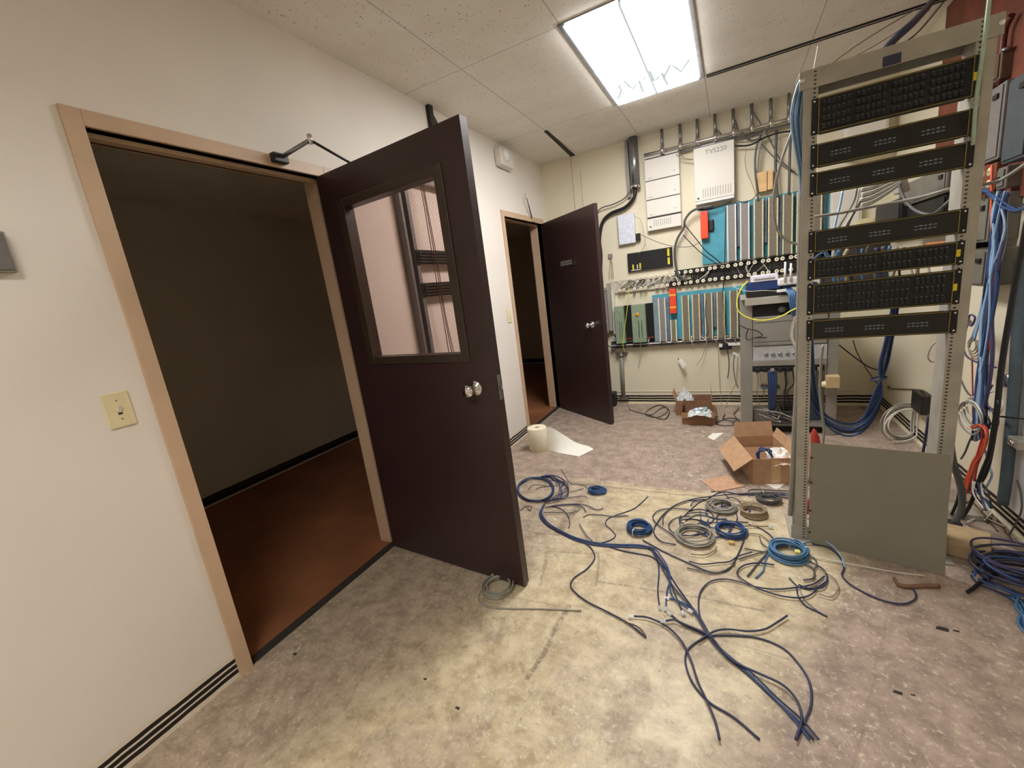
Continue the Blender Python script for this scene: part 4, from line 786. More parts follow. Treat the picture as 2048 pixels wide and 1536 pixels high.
cable('orange cable running straight down the right wall beside the bundle', [rt(a, b, W-.12) for a, b in ((1984, 330), (1983, 400), (1984, 470), (1984, 540), (1981, 600), (1980, 650), (1979, 700))], .005, 'orange')
cable('red cable hanging beside the blue bundle lower down', [rt(a, b, W-.11) for a, b in ((1944, 715), (1945, 760), (1946, 820), (1946, 860))], .003, 'red')
strands('red cable from the loose red bunch low on the right wall', 'red bunch on the right wall', [(1945, 855), (1958, 850), (1968, 870), (1962, 900), (1950, 930), (1940, 960), (1932, 985)], 8, 7, .004, ('red', 'orange', 'orange'), x=W-.12, seed=8)
cable('thick black cable slanting down the right wall past the bundle', [rt(a, b, W-.13) for a, b in ((2055, 440), (2044, 500), (2030, 570), (2018, 640), (2008, 700), (2000, 760), (1994, 820), (1985, 880), (1975, 930), (1962, 960), (1945, 975), (1925, 985))], .011, 'black', n=8)
cable('second black cable slanting down to the floor at right', [rt(a, b, W-.16) for a, b in ((1998, 800), (1990, 860), (1978, 910), (1962, 950), (1950, 985), (1940, 1010), (1925, 1035))], .008, 'black', n=8)
cable('thick dark cable running down behind the right rack post to the floor', G([(1912, 650), (1913, 720), (1911, 790), (1902, 850), (1900, 890), (1908, 930), (1918, 960), (1924, 990), (1922, 1020), (1910, 1045)], [2.45]*10), .014, 'dgrey', n=8)
cable('slim dark cable beside the right rack post', G([(1908, 700), (1910, 760), (1906, 830), (1905, 880), (1912, 930), (1920, 965), (1915, 1000), (1903, 1030)], [2.5]*8), .006, 'black')
for i in range(4):
    c = rt(1950+i*2, 818+i*6, W-.12); R = .055+.006*i
    cable('white cable ring hanging low in the right wall tangle', [c+Vector((-.01*i, R*1.5*math.cos(a), R*math.sin(a))) for a in [k*.55 for k in range(12)]], .004, ('white', 'grey')[i % 2], 'white rings in the right wall tangle', 'cable_ring')
for i in range(5):
    c = rt(1962+i*3, 815+rnd.uniform(-12, 30), W-.13); R = .03+.005*i
    cable('black and blue cable loop knotted in the right wall tangle', [c+Vector((.006*i, R*1.3*math.cos(a), R*math.sin(a))) for a in [k*.6 for k in range(11)]], .004, ('navy', 'black', 'purple', 'dgrey', 'white')[i], 'knotted loops in the right wall tangle', 'cable_ring')
for i in range(4):
    c = rt(1944+i*2, 690+i*3, W-.10); R = .03+.005*i
    cable('grey cable ring hanging below the lower grey cabinet', [c+Vector((0, R*1.3*math.cos(a), R*math.sin(a))) for a in [k*.6 for k in range(11)]], .0035, ('grey', 'tan')[i % 2], 'grey rings below the lower grey cabinet', 'cable_ring')
for pts, mt, lab in (([(1921, 625), (1933, 640), (1943, 652), (1950, 635), (1940, 630), (1936, 645), (1930, 670), (1928, 700), (1936, 715), (1955, 725), (1975, 732), (1992, 735)], 'purple', 'purple cable looping left of the bundle below the lower cabinet'),
                     ([(1915, 738), (1922, 760), (1935, 785), (1950, 795), (1970, 792), (1985, 770)], 'dgrey', 'dark cable swinging from the rack post to the knotted loops'),
                     ([(1925, 618), (1932, 632), (1945, 648)], 'brown', 'short brown wire next to the purple loop'),
                     ([(1992, 832), (2010, 834), (2050, 838)], 'black', 'thin black wire running right across the wall duct'),
                     ([(1945, 870), (1938, 885), (1930, 905), (1922, 918)], 'dgrey', 'short dark cable end left of the red bunch'),
                     ([(1970, 900), (1978, 930), (1984, 950), (1975, 970), (1965, 985)], 'pale', 'pale wire loop below the red bunch')):
    cable(lab, [rt(a, b, W-.11) for a, b in pts], .0042, mt)
strands('loose cable end splaying near the floor by the right wall', 'cable ends near the floor at right', [(1955, 965), (1962, 985), (1972, 1000), (1980, 1018)], 8, 12, .004, ('navy', 'blue', 'black', 'white', 'pale'), x=W-.14, seed=13)
for i in range(8):
    x0 = 1905+rnd.uniform(0, 90); fcable('thin wire scrap strewn on the floor behind the grey plate', [(x0, 985+rnd.uniform(0, 60)), (x0+30, 995+rnd.uniform(0, 60)), (x0+60+rnd.uniform(0, 30), 1010+rnd.uniform(0, 80))], .003, rnd.choice(('white', 'brown', 'tan', 'dgrey', 'black')), 'wire scraps behind the grey plate')
cable('white cord lying along the floor at the right wall', [fl(a, b, .004) for a, b in ((1990, 1088), (2020, 1098), (2060, 1110), (2090, 1122))], .003, 'white')
# blue cable pile bottom right
rd = random.Random(21)
for i in range(16):
    c = fl(2040+rd.uniform(-12, 12), 1165+rd.uniform(-22, 22), 0); R = rd.uniform(.09, .14); ph = rd.uniform(0, 6); z = .006+.006*i
    cable('dark blue cable turn in the pile at the lower right edge', [c+Vector((R*math.cos(a), R*.8*math.sin(a), z+.008*math.sin(a*2+i))) for a in [ph+k*.5 for k in range(13)]], .0045, rd.choice(('navy', 'navy', 'blue', 'purple')), 'dark blue cable pile at the lower right', 'cable_turn')
for i in range(5): fcable('blue cable tail trailing from the pile toward the viewer', [(2020+rd.uniform(-10, 20), 1190), (2030+rd.uniform(-10, 20), 1215), (2040+rd.uniform(-12, 20), 1245), (2060, 1275)], .0045, rd.choice(('navy', 'blue', 'light')), 'blue tails from the pile')
fcable('black connector tail pointing left out of the blue pile', [(1990, 1150), (1965, 1162), (1945, 1178), (1935, 1184)], .007, 'black')
# block behind plate
tbk = root('foam_block', 'tan block lying on the floor at the right edge of the grey plate', 'block', fl(1915, 1110)); q = fl(1898, 1112); q2 = fl(1945, 1125)
mk('body', MB().obox(q, Vector((.93, -.36, 0)), Vector((.36, .93, 0)), Vector((0, 0, 1)), (-.03, 0, 0), (.12, .18, .07)), simple('tan_foam', (176, 152, 116), .85, 0, .15, 20), tbk, .01)
q = fl(1903, 1058); thing('black_puck', MB().tube([q+Vector((0, 0, .0)), q+Vector((0, 0, .035))], .035, 16), M_DARK, 'round black foot on the floor at the right of the plate', 'rubber foot')
q = fl(1930, 1040); thing('grey_block', MB().box(q+Vector((-.05, 0, 0)), q+Vector((.07, .12, .03))), M_ALU, 'pale grey block on the floor behind the plate edge', 'block', bev=.004)
bt = root('brown_strip', 'curved brown rubber strip on the floor in front of the grey plate', 'rubber strip', fl(1830, 1170)); mk('strip', MB().tube(cr([fl(a, b, .008) for a, b in ((1788, 1156), (1796, 1168), (1815, 1173), (1845, 1172), (1878, 1172))], 5), [.006]*5+[.009]*11+[.009]*5, 8), simple('brown_rubber', (120, 88, 66), .7), bt)
fcable('pale wire lying straight along the foot of the grey plate', [(1620, 1112), (1700, 1128), (1790, 1144), (1850, 1152)], .0022, 'white')
for a, b, s_ in ((1884, 1258, .012), (1912, 1262, .006), (1795, 1385, .008), (1826, 1390, .004), (915, 1416, .006), (590, 1308, .007), (850, 1358, .005)):
    q = fl(a, b); thing('debris_chip', MB().hexa([q+Vector(v)*s_ for v in ((-1.6, -.5, 0), (1.2, -.9, 0), (1.7, .6, 0), (-1., .8, 0), (-.8, -.3, .5), (.8, -.4, .6), (1., .4, .4), (-.6, .4, .5))]), M_RUB, 'small dark chip of debris on the bare floor', 'debris', 'chips of debris on the floor')
# ------------------------------------------------------------------ blue U loop behind rack
rd = random.Random(31)
for i in range(18):
    o_ = rd.uniform(-1, 1); d_ = rd.uniform(0, 1)
    pts = [(1612+o_*6, 520), (1614+o_*6, 600), (1618+o_*8, 690), (1622+o_*8, 760), (1634+o_*8, 812+d_*8), (1662, 835+d_*24), (1700, 845+d_*28), (1735-o_*6, 828+d_*26), (1756-o_*8, 785+d_*12), (1766+o_*8, 735), (1776+o_*8, 690), (1786+o_*7, 640), (1792+o_*7, 600)]
    cable('blue cable in the big U-shaped loop hanging behind the rack', G(pts, [2.75+.05*d_]*13), .0045*rd.uniform(.85, 1.15), rd.choice(('blue', 'navy', 'blue', 'blue', 'light')), 'big blue loop behind the rack', 'cable_strand', 4, 5)
thing('cable_band', MB().tube([at(1757, 757, 2.775)+Vector((.034*math.cos(a), .034*math.sin(a), .008*math.cos(a))) for a in [k*.5236 for k in range(13)]], .005, 6), K['navy'], 'dark band tying the blue loop together', 'cable tie')
cable('grey cord hanging inside the rack in front of the blue loop', G([(1646, 690), (1642, 730), (1640, 780), (1643, 820), (1648, 860), (1645, 895)], 2.6), .006, 'grey', n=8)
cable('black cord slanting from the small rack to the blue loop', G([(1678, 690), (1710, 715), (1740, 735), (1770, 742)], 3.0), .004, 'black')
cable('thin brown wire falling behind the rack opening', G([(1706, 680), (1714, 705), (1728, 730), (1745, 755), (1762, 775)], 4.3), .004, 'brown')
cable('thin dark wire running right to the black adapter', [at(1775, 772, 4.3), at(1800, 777, 4.3), rt(1840, 780, W-.02), rt(1856, 792, W-.03)], .004, 'brown')
q = rt(1852, 806, W-.01); thing('black_adapter', MB().box(q+Vector((-.05, -.09, -.06)), q+Vector((.01, .09, .07))), M_DARK, 'black power adapter plugged low on the right wall', 'power adapter', bev=.008)
for i in range(6):
    c = fl(1832+rd.uniform(-4, 4), 885+rd.uniform(-6, 6), 0)+Vector((0, 0, .10)); R = .10+.008*i; ph = rd.uniform(0, 6)
    cable('white cable turn in the coil leaning behind the right rack post', [c+Vector((R*math.cos(a), .05*math.cos(a)+.01*i, R*math.sin(a)))+Vector((-.06, 0, .03)) for a in [ph+k*.5 for k in range(14)]], .005, ('white', 'grey')[i % 2], 'white coil behind the right rack post', 'cable_turn')
cable('blue cable hanging at the right rack post above the plate', G([(1858, 830), (1852, 870), (1846, 905)], 2.6), .006, 'navy')
cable('grey cable ring hanging on the right wall beside the rack post', G([(1878, 680), (1862, 695), (1856, 715), (1864, 724), (1874, 722)], 3.0), .003, 'grey')
# ------------------------------------------------------------------ small rack
SY = 3.75
sr = root('equipment_rack', 'short grey rack of office gear standing in front of the back wall', 'equipment rack', (2.17, SY+.2, 0))
mk('post', MB().box((1.853, SY, 0), (1.936, SY+.03, 1.10)).box((1.853, SY+.03, 0), (1.86, SY+.12, 1.10)), M_GREY, sr, .003)
mk('post', MB().box((2.418, SY, 0), (2.484, SY+.03, 1.10)).box((2.477, SY+.03, 0), (2.484, SY+.12, 1.10)), M_GREY, sr, .003)
for x0_, x1_ in ((1.86, 1.92), (2.42, 2.48)): mk('rear_post', MB().box((x0_, SY+.45, 0), (x1_, SY+.48, 1.08)), M_GREY, sr)
mk('top_tray', MB().box((1.86, SY-.03, 1.09), (2.48, SY+.5, 1.10)).box((1.885, SY-.035, 1.045), (2.47, SY-.03, 1.10)), M_ALU, sr, .002)
mk('bottom_tray', MB().box((1.86, SY+.02, .06), (2.48, SY+.48, .075)), M_GREY, sr)
bu = root('backup_unit', 'black unit with a lens-like disc under the top tray of the small rack', 'electronics', (2.17, SY+.1, .95)); mk('case', MB().box((1.94, SY+.01, .952), (2.414, SY+.44, 1.04)), M_BLACK, bu); mk('disc', MB().lathe((2.13, SY+.01, .995), (0, -1, 0), [(0, .026), (.012, .024), (.014, .012), (.014, 0)], 16), simple('lens_grey', (120, 122, 128), .2, .6), bu)
g2 = root('grey_drawer_unit', 'grey metal drawer unit in the middle of the small rack', 'drawer unit', (2.17, SY, .72)); mk('case', MB().box((1.94, SY-.004, .722), (2.414, SY+.44, .95)), M_GREY, g2)
mk('drawer_front', MB().box((1.945, SY-.012, .905), (2.41, SY-.004, .945)), M_GREY, g2, .002); mk('drawer_front', MB().box((1.945, SY-.012, .755), (2.41, SY-.004, .900)), M_GREY, g2, .002); mk('drawer_front', MB().box((1.945, SY-.012, .725), (2.41, SY-.004, .750)), M_GREY, g2, .002)
kp = root('socket_panel', 'pale grey unit with a row of round sockets in the small rack', 'electronics', (2.17, SY, .6)); mk('faceplate', MB().box((1.94, SY-.006, .605), (2.414, SY+.4, .718)), simple('pale_blue_grey', (176, 178, 178), .5), kp, .002)
for i in range(5): mk('socket', MB().lathe((2.028+.046*i, SY-.006, .652), (0, -1, 0), [(0, .014), (.006, .014), (.008, .009), (.004, .006), (.004, 0)], 14), M_STEEL, kp)
mk('lower_lip', MB().box((1.94, SY-.012, .562), (2.414, SY-.0, .604)), M_GREY, kp, .002)
pw = root('power_strip', 'black power strip with plugs under the socket unit', 'power strip', (2.17, SY, .53)); mk('body', MB().box((1.935, SY-.02, .518), (2.40, SY+.04, .553)), M_BLACK, pw, .004)
mb = MB()
for i in range(9):
    x = 1.955+i*.05; s_ = mk('plug', MB().box((x, SY-.045, .515+.004*(i % 3)), (x+.026, SY-.02, .545+.003*(i % 2))), (M_DARK, M_BLACK, M_GREY)[i % 3], pw, .003)
for i, (x, mt, r, zl2) in enumerate(((1.965, 'tan', .003, .15), (1.985, 'tan', .003, .3), (2.0, 'tan', .003, .32), (2.15, 'black', .006, .12), (2.16, 'dgrey', .004, .1), (2.20, 'black', .005, .14), (2.225, 'black', .004, .36), (2.33, 'black', .005, .15))):
    cable('cord %s hanging from the power strip of the small rack' % ('pale', 'thin tan', 'looped tan', 'thick black', 'dark grey', 'straight black', 'short black', 'rightmost black')[i], [(x, SY-.03, .52), (x+.01, SY-.02, .42), (x+.0+.03*math.sin(i), SY, (.52+zl2)/2), (x+.02+.02*math.cos(i), SY+.03, zl2)], r, mt)
for i in range(7): cable('dark blue cable in the short bundle hanging under the power strip', [(2.04+.009*i, SY-.03, .53), (2.042+.009*i, SY-.04, .44), (2.045+.008*i, SY-.03, .34), (2.05+.006*i, SY, .22), (2.06, SY+.03, .14)], .0055, ('navy', 'blue')[i % 2], 'blue bundle under the power strip')
thing('dust_cover', MB().box((1.995, SY-.02, .375), (2.125, SY+.1, .383)), M_BLUEG, 'thin grey shelf plate behind the blue bundle', 'plate')
# junk on small rack bottom tray
for i, (a, b, z0, z1, mt, lab) in enumerate(((1.945, 2.10, .075, .17, M_GREY, 'grey adapter box on the bottom tray of the small rack'), (2.05, 2.26, .075, .13, simple('taupe', (128, 116, 98), .6), 'taupe flat box on the bottom tray'), (2.13, 2.30, .135, .20, M_DARK, 'dark box tilted on top of the taupe box'), (2.31, 2.41, .075, .22, M_BLUEG, 'blue-grey upright box on the bottom tray'))):
    thing('adapter_box', MB().obox((a, SY+.06+.02*i, z0), Vector((.98, .17, 0)), Vector((-.17, .98, 0)), Vector((0, 0, 1)), (0, 0, 0), (b-a, .16, z1-z0)), mt, lab, 'box', bev=.008)
for i in range(6): cable('loose cord heaped at the bottom of the small rack', [(2.0+rnd.uniform(-.05, .3), SY-.05+rnd.uniform(0, .1), .09+rnd.uniform(0, .12)) for k in range(6)], .0045, rnd.choice(('black', 'dgrey', 'white', 'grey', 'dgrey')), 'cords heaped in the small rack')
thing('dark_base_box', MB().box((1.95, SY+.05, .0), (2.40, SY+.4, .058)), M_BLACK, 'low black box under the bottom tray', 'box')
# devices on top
nb = root('network_switch', 'navy box with a dark base on top of the small rack', 'network device', (2.0, SY, 1.10)); x0_, x1_ = at(1493, 575, SY).x, at(1562, 575, SY).x
mk('lower_case', MB().box((x0_, SY-.01, 1.101), (x1_+.03, SY+.28, 1.15)), M_DARK, nb, .003); mk('upper_case', MB().box((x0_, SY-.015, 1.151), (x1_, SY+.26, 1.215)), simple('navy_plastic', (34, 56, 104), .35), nb, .004)
ws = root('network_switch', 'slim white switch lying on the navy box', 'network device', (2.0, SY, 1.215)); mk('case', MB().box((x0_+.03, SY-.02, 1.216), (x1_-.02, SY+.2, 1.262)), simple('lilac_white', (222, 218, 232), .35), ws, .004)
mk('port_row', MB().box((x0_+.05, SY-.022, 1.228), (x1_-.04, SY-.019, 1.240)), M_GREY, ws)
ro = root('wireless_router', 'white wireless router with two upright antennas', 'router', (2.17, SY, 1.15)); a, b_ = at(1556, 565, SY-.06), at(1600, 562, SY-.06)
mk('case', MB().box((a.x, SY-.06, 1.172), (b_.x+.03, SY+.08, 1.225)), M_WHITE, ro, .010)
thing('dark_box', MB().box((x1_+.005, SY-.02, 1.151), (x1_+.22, SY+.2, 1.170)), simple('navy_plastic', (1, 1, 1)), 'dark blue box under the white router', 'box', bev=.002)
for px in (1570, 1581.5):
    q = at(px, 560, SY-.062); q.z = 1.20; mk('antenna', MB().tube([q, q+Vector((.0, 0, .14 if px < 1575 else .125))], [.0085, .0065], 10), M_WHITE, ro)
z3 = zf(1440, 520, .127)
cable('bright yellow network cable looping in front of the small rack', G(z3([(440, 330), (350, 430), (290, 550), (265, 680), (290, 800), (380, 880), (520, 935), (680, 950), (850, 925), (1000, 870), (1100, 810), (1210, 755)]), SY-.10), .005, 'yellow', n=8)
cable('black cable curled on the front of the grey drawer unit', G(z3([(320, 1030), (420, 1080), (560, 1110), (650, 1160), (665, 1195), (560, 1222), (460, 1255), (415, 1240), (420, 1150), (445, 1090)]), SY-.05), .0035, 'black')
cable('short black cable stub on the front of the grey drawer unit', G(z3([(560, 1225), (640, 1222), (735, 1224)]), SY-.05), .0045, 'black')
cable('thin white wire across the front of the navy box', G(z3([(205, 415), (310, 460), (460, 495), (700, 480), (900, 490), (1010, 500)]), SY-.04), .002, 'white')
q = at(1560, 579, SY-.05); thing('white_connector', MB().box(q+Vector((-.02, -.01, -.02)), q+Vector((.04, .01, .0))), M_WHITE, 'white plug lying in front of the router', 'connector', bev=.003)
for i in range(8): cable('blue cable spilling over the tray edge beside the router', G(z3([(1010+i*14, 440), (1060+i*15, 490), (1090+i*14, 560), (1100+i*14, 660), (1120+i*12, 780), (1140+i*11, 880)]), [SY-.02, SY-.06, SY-.08, SY-.08, SY-.07, SY-.05]), .0055, ('light', 'blue')[i % 2], 'blue cables spilling beside the router', 'cable_strand')
for i in range(4): cable('white cable looped through the side of the small rack', G(z3([(1200+i*6, 880), (1160+i*8, 950), (1120+i*9, 1080), (1110+i*10, 1200), (1150+i*8, 1320), (1190+i*6, 1400)]), SY-.1), .005, ('grey', 'white')[i % 2], 'white loops at the side of the small rack', 'cable_strand')
# beige timer on small rack post
bx = root('thermostat_box', 'beige box with a small lamp-like tip on the right post of the small rack', 'control box', at(1663, 762, SY-.05)); q = at(1663, 763, SY-.04)
mk('case', MB().box(q+Vector((-.035, -.03, -.045)), q+Vector((.045, .04, .045))), simple('beige_plastic', (196, 174, 132), .5), bx, .004); mk('tip', MB().lathe(q+Vector((-.035, 0, -.02)), (-1, 0, -.1), [(0, .026), (.02, .02), (.045, .003), (.046, 0)], 12), M_IVORY, bx)
thing('equipment_case', MB().box((2.42, SY+.2, .56), (2.475, SY+.44, .72)), simple('crumpled_silver', (160, 160, 160), .4, .3, .25, 30), 'silver wrapped case at the right of the small rack', 'case')
# spray bottle
bo = root('spray_bottle', 'red-capped tan bottle standing behind the rack left post', 'bottle', fl(1632, 892)); q = at(1632, 868, 2.9); gx = q.x
mk('body', MB().lathe((gx+.012, 2.9, .0), (-.05, 0, 1), [(0, .034), (.02, .038), (.20, .036), (.24, .022)], 16), simple('tan_bottle', (196, 150, 112), .5), bo)
mk('cap', MB().lathe((gx+.002, 2.9, .24), (-.12, 0, 1), [(0, .026), (.06, .022), (.10, .010), (.115, .0)], 14), K['red'], bo)
thing('red_tool', MB().tube([at(1613, 1028, 2.45), at(1616, 998, 2.47)], .010, 8), K['red'], 'red tool handle showing between the rack post and the grey plate', 'tool')
# ------------------------------------------------------------------ cardboard boxes
def carton(label, c, ex, L1, L2, hgt, mat, flaps, tape=None, mat2=None):
    ex = Vector(ex).normalized(); ey = Vector((-ex.y, ex.x, 0)); ez = Vector((0, 0, 1)); t = .004; c = Vector(c)
    r = root('cardboard_box', label, 'cardboard box', c+ex*L1/2+ey*L2/2)
    mb = MB(); mb.obox(c, ex, ey, ez, (0, 0, .001), (L1, L2, .005))
    for a, b_ in (((0, 0, .005), (L1, t, hgt)), ((0, L2-t, .005), (L1, L2, hgt)), ((0, t, .005), (t, L2-t, hgt)), ((L1-t, t, .005), (L1, L2-t, hgt))): mb.obox(c, ex, ey, ez, a, b_)
    mk('carton_body', mb, mat, r)
    for side, ln, ang in flaps:      # ang: 0 = straight up, + = folded outward
        a = math.radians(ang)
        if side == 'x0': p, u, o_, wd = c+ez*hgt, ey, -ex, L2
        elif side == 'x1': p, u, o_, wd = c+ex*L1+ez*hgt, ey, ex, L2
        elif side == 'y0': p, u, o_, wd = c+ez*hgt, ex, -ey, L1
        else: p, u, o_, wd = c+ey*L2+ez*hgt, ex, ey, L1
        d = ez*math.cos(a)+o_*math.sin(a); mk('flap', MB().sheet([p, p+u*wd, p+u*(wd-.006)+d*ln, p+u*.006+d*ln], .003), mat2 or mat, r)
    if tape: mk('packing_tape', MB().obox(c, ex, ey, ez, (L1*.42, -.0008, .01), (L1*.62, 0, hgt-.01)), simple('tape', (206, 172, 128), .3), r)
    return r
b2c = fl(1506, 969); b2c.z = 0
carton('open cardboard box with blue cable and papers left of the tall rack', b2c+Vector((0, 0, 0)), (.955, .25, 0), .25, .40, .172, M_CARD, (('x0', .135, 128), ('y1', .10, 12), ('x1', .06, 20)), True)
# contents
bc = b2c+Vector((.10, .17, 0))
mb = MB(); pts = []
for k in range(70):
    a = k*.45; R = .055+.01*math.sin(k*1.7); pts.append(bc+Vector((-.03+R*math.cos(a)*.7, -.04+.03*math.cos(a+k*.05), .145+R*math.sin(a))))
thing('cable_coil', mb.tube(pts, .004, 6), K['blue'], 'blue cable coil standing inside the box left of the tall rack', 'cable coil')
def crumple(label, c, sx, sy, sz, mat, seed, name='crumpled_paper', cat='paper'):
    rd = random.Random(seed); n = 9; vs = []
    for j in range(n):
        for i in range(n):
            u, v = i/(n-1)-.5, j/(n-1)-.5; vs.append(Vector(c)+Vector((u*sx+rd.uniform(-.1, .1)*sx/3, v*sy+rd.uniform(-.1, .1)*sy/3, sz*max(0.02, (1-2.2*(u*u+v*v))*rd.uniform(.45, 1)))))
    return thing(name, MB().add(vs, [(j*n+i, j*n+i+1, (j+1)*n+i+1, (j+1)*n+i) for j in range(n-1) for i in range(n-1)]), mat, label, cat)
crumple('crumpled white paper in the box left of the tall rack', bc+Vector((.05, .0, .12)), .14, .16, .08, M_PAPER, 3)
crumple('pink-white paper at the right side of the same open box', bc+Vector((.07, -.08, .12)), .11, .12, .05, simple('pinkish_paper', (232, 196, 188), .7), 4)
thing('box_filling', MB().obox(b2c, Vector((.967, .253, 0)), Vector((-.253, .967, 0)), Vector((0, 0, 1)), (.01, .01, .01), (.24, .385, .095)), M_CARDD, 'brown packing inside the open box by the tall rack', 'packing')
b1 = Vector((1.379, 3.895, 0))
carton('low open cardboard box with plastic bags near the back wall', b1, (.995, .06, 0), .275, .24, .115, M_CARDD, (('x0', .09, -8), ('y0', .05, 160), ('x1', .04, 150)))
b1b = Vector((1.30, 4.16, 0))
carton('rear cardboard box standing behind the low open one', b1b, (.99, .05, 0), .32, .22, .15, M_CARDD, (('x0', .08, 20), ('x1', .12, -5)), None, M_CARD)
def bag(label, c, sx, sy, sz, seed): return crumple(label, c, sx, sy, sz, M_BAG, seed, 'plastic_bag', 'plastic bag')
bag('clear plastic bag of cable hanging over the low open box front', Vector((1.53, 3.92, .09)), .19, .16, .075, 8)
bag('clear plastic sheet sticking up from the rear cardboard box', Vector((1.38, 4.27, .10)), .15, .14, .16, 9)
for i in range(3): cable('grey cable turn inside the clear plastic bag', [Vector((1.53, 3.93, .125+.01*i))+Vector((.06*math.cos(a), .045*math.sin(a), .012*math.sin(a+i))) for a in [k*.6 for k in range(11)]], .004, 'pale', 'bagged cable turns', 'cable_turn')
fb = root('cardboard_piece', 'flat piece of cardboard on the floor in front of the open box', 'cardboard piece', fl(1445, 970)); qd = [fl(a, b) for a, b in ((1402, 962), (1455, 952), (1492, 973), (1432, 985))]
for q in qd: q.z = .002
mk('sheet', MB().sheet([qd[3], qd[2], qd[1], qd[0]], .003), simple('card_pink', (192, 152, 122), .8), fb)
qd = [fl(a, b, .001) for a, b in ((1530, 968), (1575, 964), (1560, 975), (1550, 978))]; thing('paper_scrap', MB().sheet([qd[3], qd[2], qd[1], qd[0]], .001), M_PAPER, 'white paper corner under the front of the open box', 'paper')
qd = [fl(a, b, .001) for a, b in ((1415, 875), (1425, 867), (1448, 866), (1428, 881))]; thing('paper_scrap', MB().sheet([qd[3], qd[2], qd[1], qd[0]], .003), M_PAPER, 'white scrap on the floor between the two groups of boxes', 'paper')
# ------------------------------------------------------------------ paper roll
rc = fl(1079, 888); rc = Vector((.272, 3.13, 0)); pr = root('paper_towel_roll', 'cream paper towel roll standing on the floor with its end unrolled', 'paper roll', rc)
Rr, Hr = .083, .205
mk('roll', MB().lathe(rc+Vector((0, 0, .001)), (0, 0, 1), [(0, .02), (0, Rr-.002), (.003, Rr), (Hr-.003, Rr), (Hr, Rr-.002), (Hr+.002, .05), (Hr, .018), (.12, .017)], 40), M_TOWEL, pr)
mk('core', MB().lathe(rc+Vector((0, 0, .02)), (0, 0, 1), [(0, .017), (Hr-.022, .017), (Hr-.021, .014), (0.02, .013)], 20), M_CARDD, pr)
# tail: leaves the roll at its right side upright and twists flat onto the floor
top = [rc+Vector((.083, .02, Hr)), rc+Vector((.14, .03, Hr*.93)), rc+Vector((.22, .05, .13)), rc+Vector((.32, .08, .05)), rc+Vector((.42, .09, .018)), Vector((.753, 3.187, .006))]
bot = [rc+Vector((.083, -.01, .002)), rc+Vector((.13, -.025, .002)), rc+Vector((.19, -.05, .003)), rc+Vector((.27, -.075, .004)), rc+Vector((.34, -.09, .004)), Vector((.673, 3.025, .003))]
T1, B1 = cr(top, 5), cr(bot, 5); vs = []
for a, b_ in zip(T1, B1):
    for k in range(6):
        f = k/5; p = b_.lerp(a, f); p.z = max(.002, b_.z+(a.z-b_.z)*f**1.15); vs.append(p)
nT = len(T1); mk('paper_tail', MB().add(vs, [(i*6+k, i*6+k+1, (i+1)*6+k+1, (i+1)*6+k) for i in range(nT-1) for k in range(5)], True), M_PAPER, pr)
# ------------------------------------------------------------------ cables on the floor
Z1 = zf(940, 900, .3711); Z2 = zf(1300, 960, .1953); Z4 = zf(1020, 920, .14648); Z5 = zf(1200, 1100, .41406)
main = Z4([(470, 600), (425, 660), (420, 730), (450, 800), (510, 870), (600, 930), (700, 985), (800, 1040), (930, 1090), (1100, 1140), (1280, 1160), (1500, 1175), (1700, 1170)])
def offs(pts, dx, dy, rd, j=1.0): return [(a+dx+rd.uniform(-j, j), b+dy+rd.uniform(-j, j)) for a, b in pts]
rd = random.Random(41); G1 = None
ends = [(Z1([(950, 530), (1000, 570), (1018, 650), (1012, 760), (1022, 845)]), 'first of the bundle ends, pointing down the middle of the floor'),
        (Z1([(945, 525), (1000, 560), (1050, 620), (1078, 690), (1062, 760), (1055, 850)]), 'second bundle end, bending back at its tip'),
        (Z1([(950, 520), (1010, 570), (1060, 650), (1095, 750), (1145, 870)]), 'third bundle end, straight and slanting'),
        (Z1([(940, 515), (1010, 590), (1085, 720), (1190, 850), (1250, 940), (1290, 1010), (1370, 1100), (1500, 1185), (1650, 1330), (1790, 1455), (1880, 1560)]), 'long cable running from the bundle to the bottom of the view'),
        (Z1([(960, 520), (1035, 580), (1075, 660), (1078, 740), (1100, 800), (1180, 860)]), 'bundle cable that crosses the other ends')]
for i, (e_, lab) in enumerate(ends):
    fcable('dark blue cable, '+lab, offs(main[::2][:-1], (i-2)*1.1, (2-i)*1.0, rd, .8)+e_, .0034, ('navy', 'blue', 'navy', 'navy', 'blue')[i], plug={1: 'c'} if i != 3 else None)
fcable('dark blue cable leaving the bundle and running below it to the right', Z4([(700, 985), (900, 1080), (1250, 1150), (1500, 1230), (1750, 1280), (1950, 1330)])+Z1([(1060, 650), (1120, 740), (1200, 850), (1250, 920), (1300, 1010)]), .0034, 'navy')
fcable('single blue cable curving down left of the bundle with a doubled tip', Z1([(600, 490), (650, 525), (672, 580), (630, 640), (560, 690), (545, 740), (620, 810), (740, 872), (850, 932), (905, 975), (950, 1010)]), .0034, 'navy')
fcable('thin doubled tip of the single blue cable', Z1([(840, 930), (890, 945), (925, 970), (945, 1000)]), .0026, 'brown')
fcable('blue cable with a white plug curving to the bottom edge', Z1([(880, 895), (960, 903), (1060, 950), (1140, 1030), (1190, 1130), (1230, 1250), (1290, 1380), (1325, 1470), (1345, 1560)]), .0038, 'navy', plug={0: 'w'})
fcable('dark cable from the crossing point to the lower right, bowed outward', Z1([(1050, 922), (1100, 915), (1160, 940), (1290, 1000), (1370, 1095), (1440, 1150), (1560, 1205), (1680, 1262), (1750, 1330), (1782, 1400), (1785, 1470), (1755, 1560)]), .0038, 'navy', plug={0: 'c'})
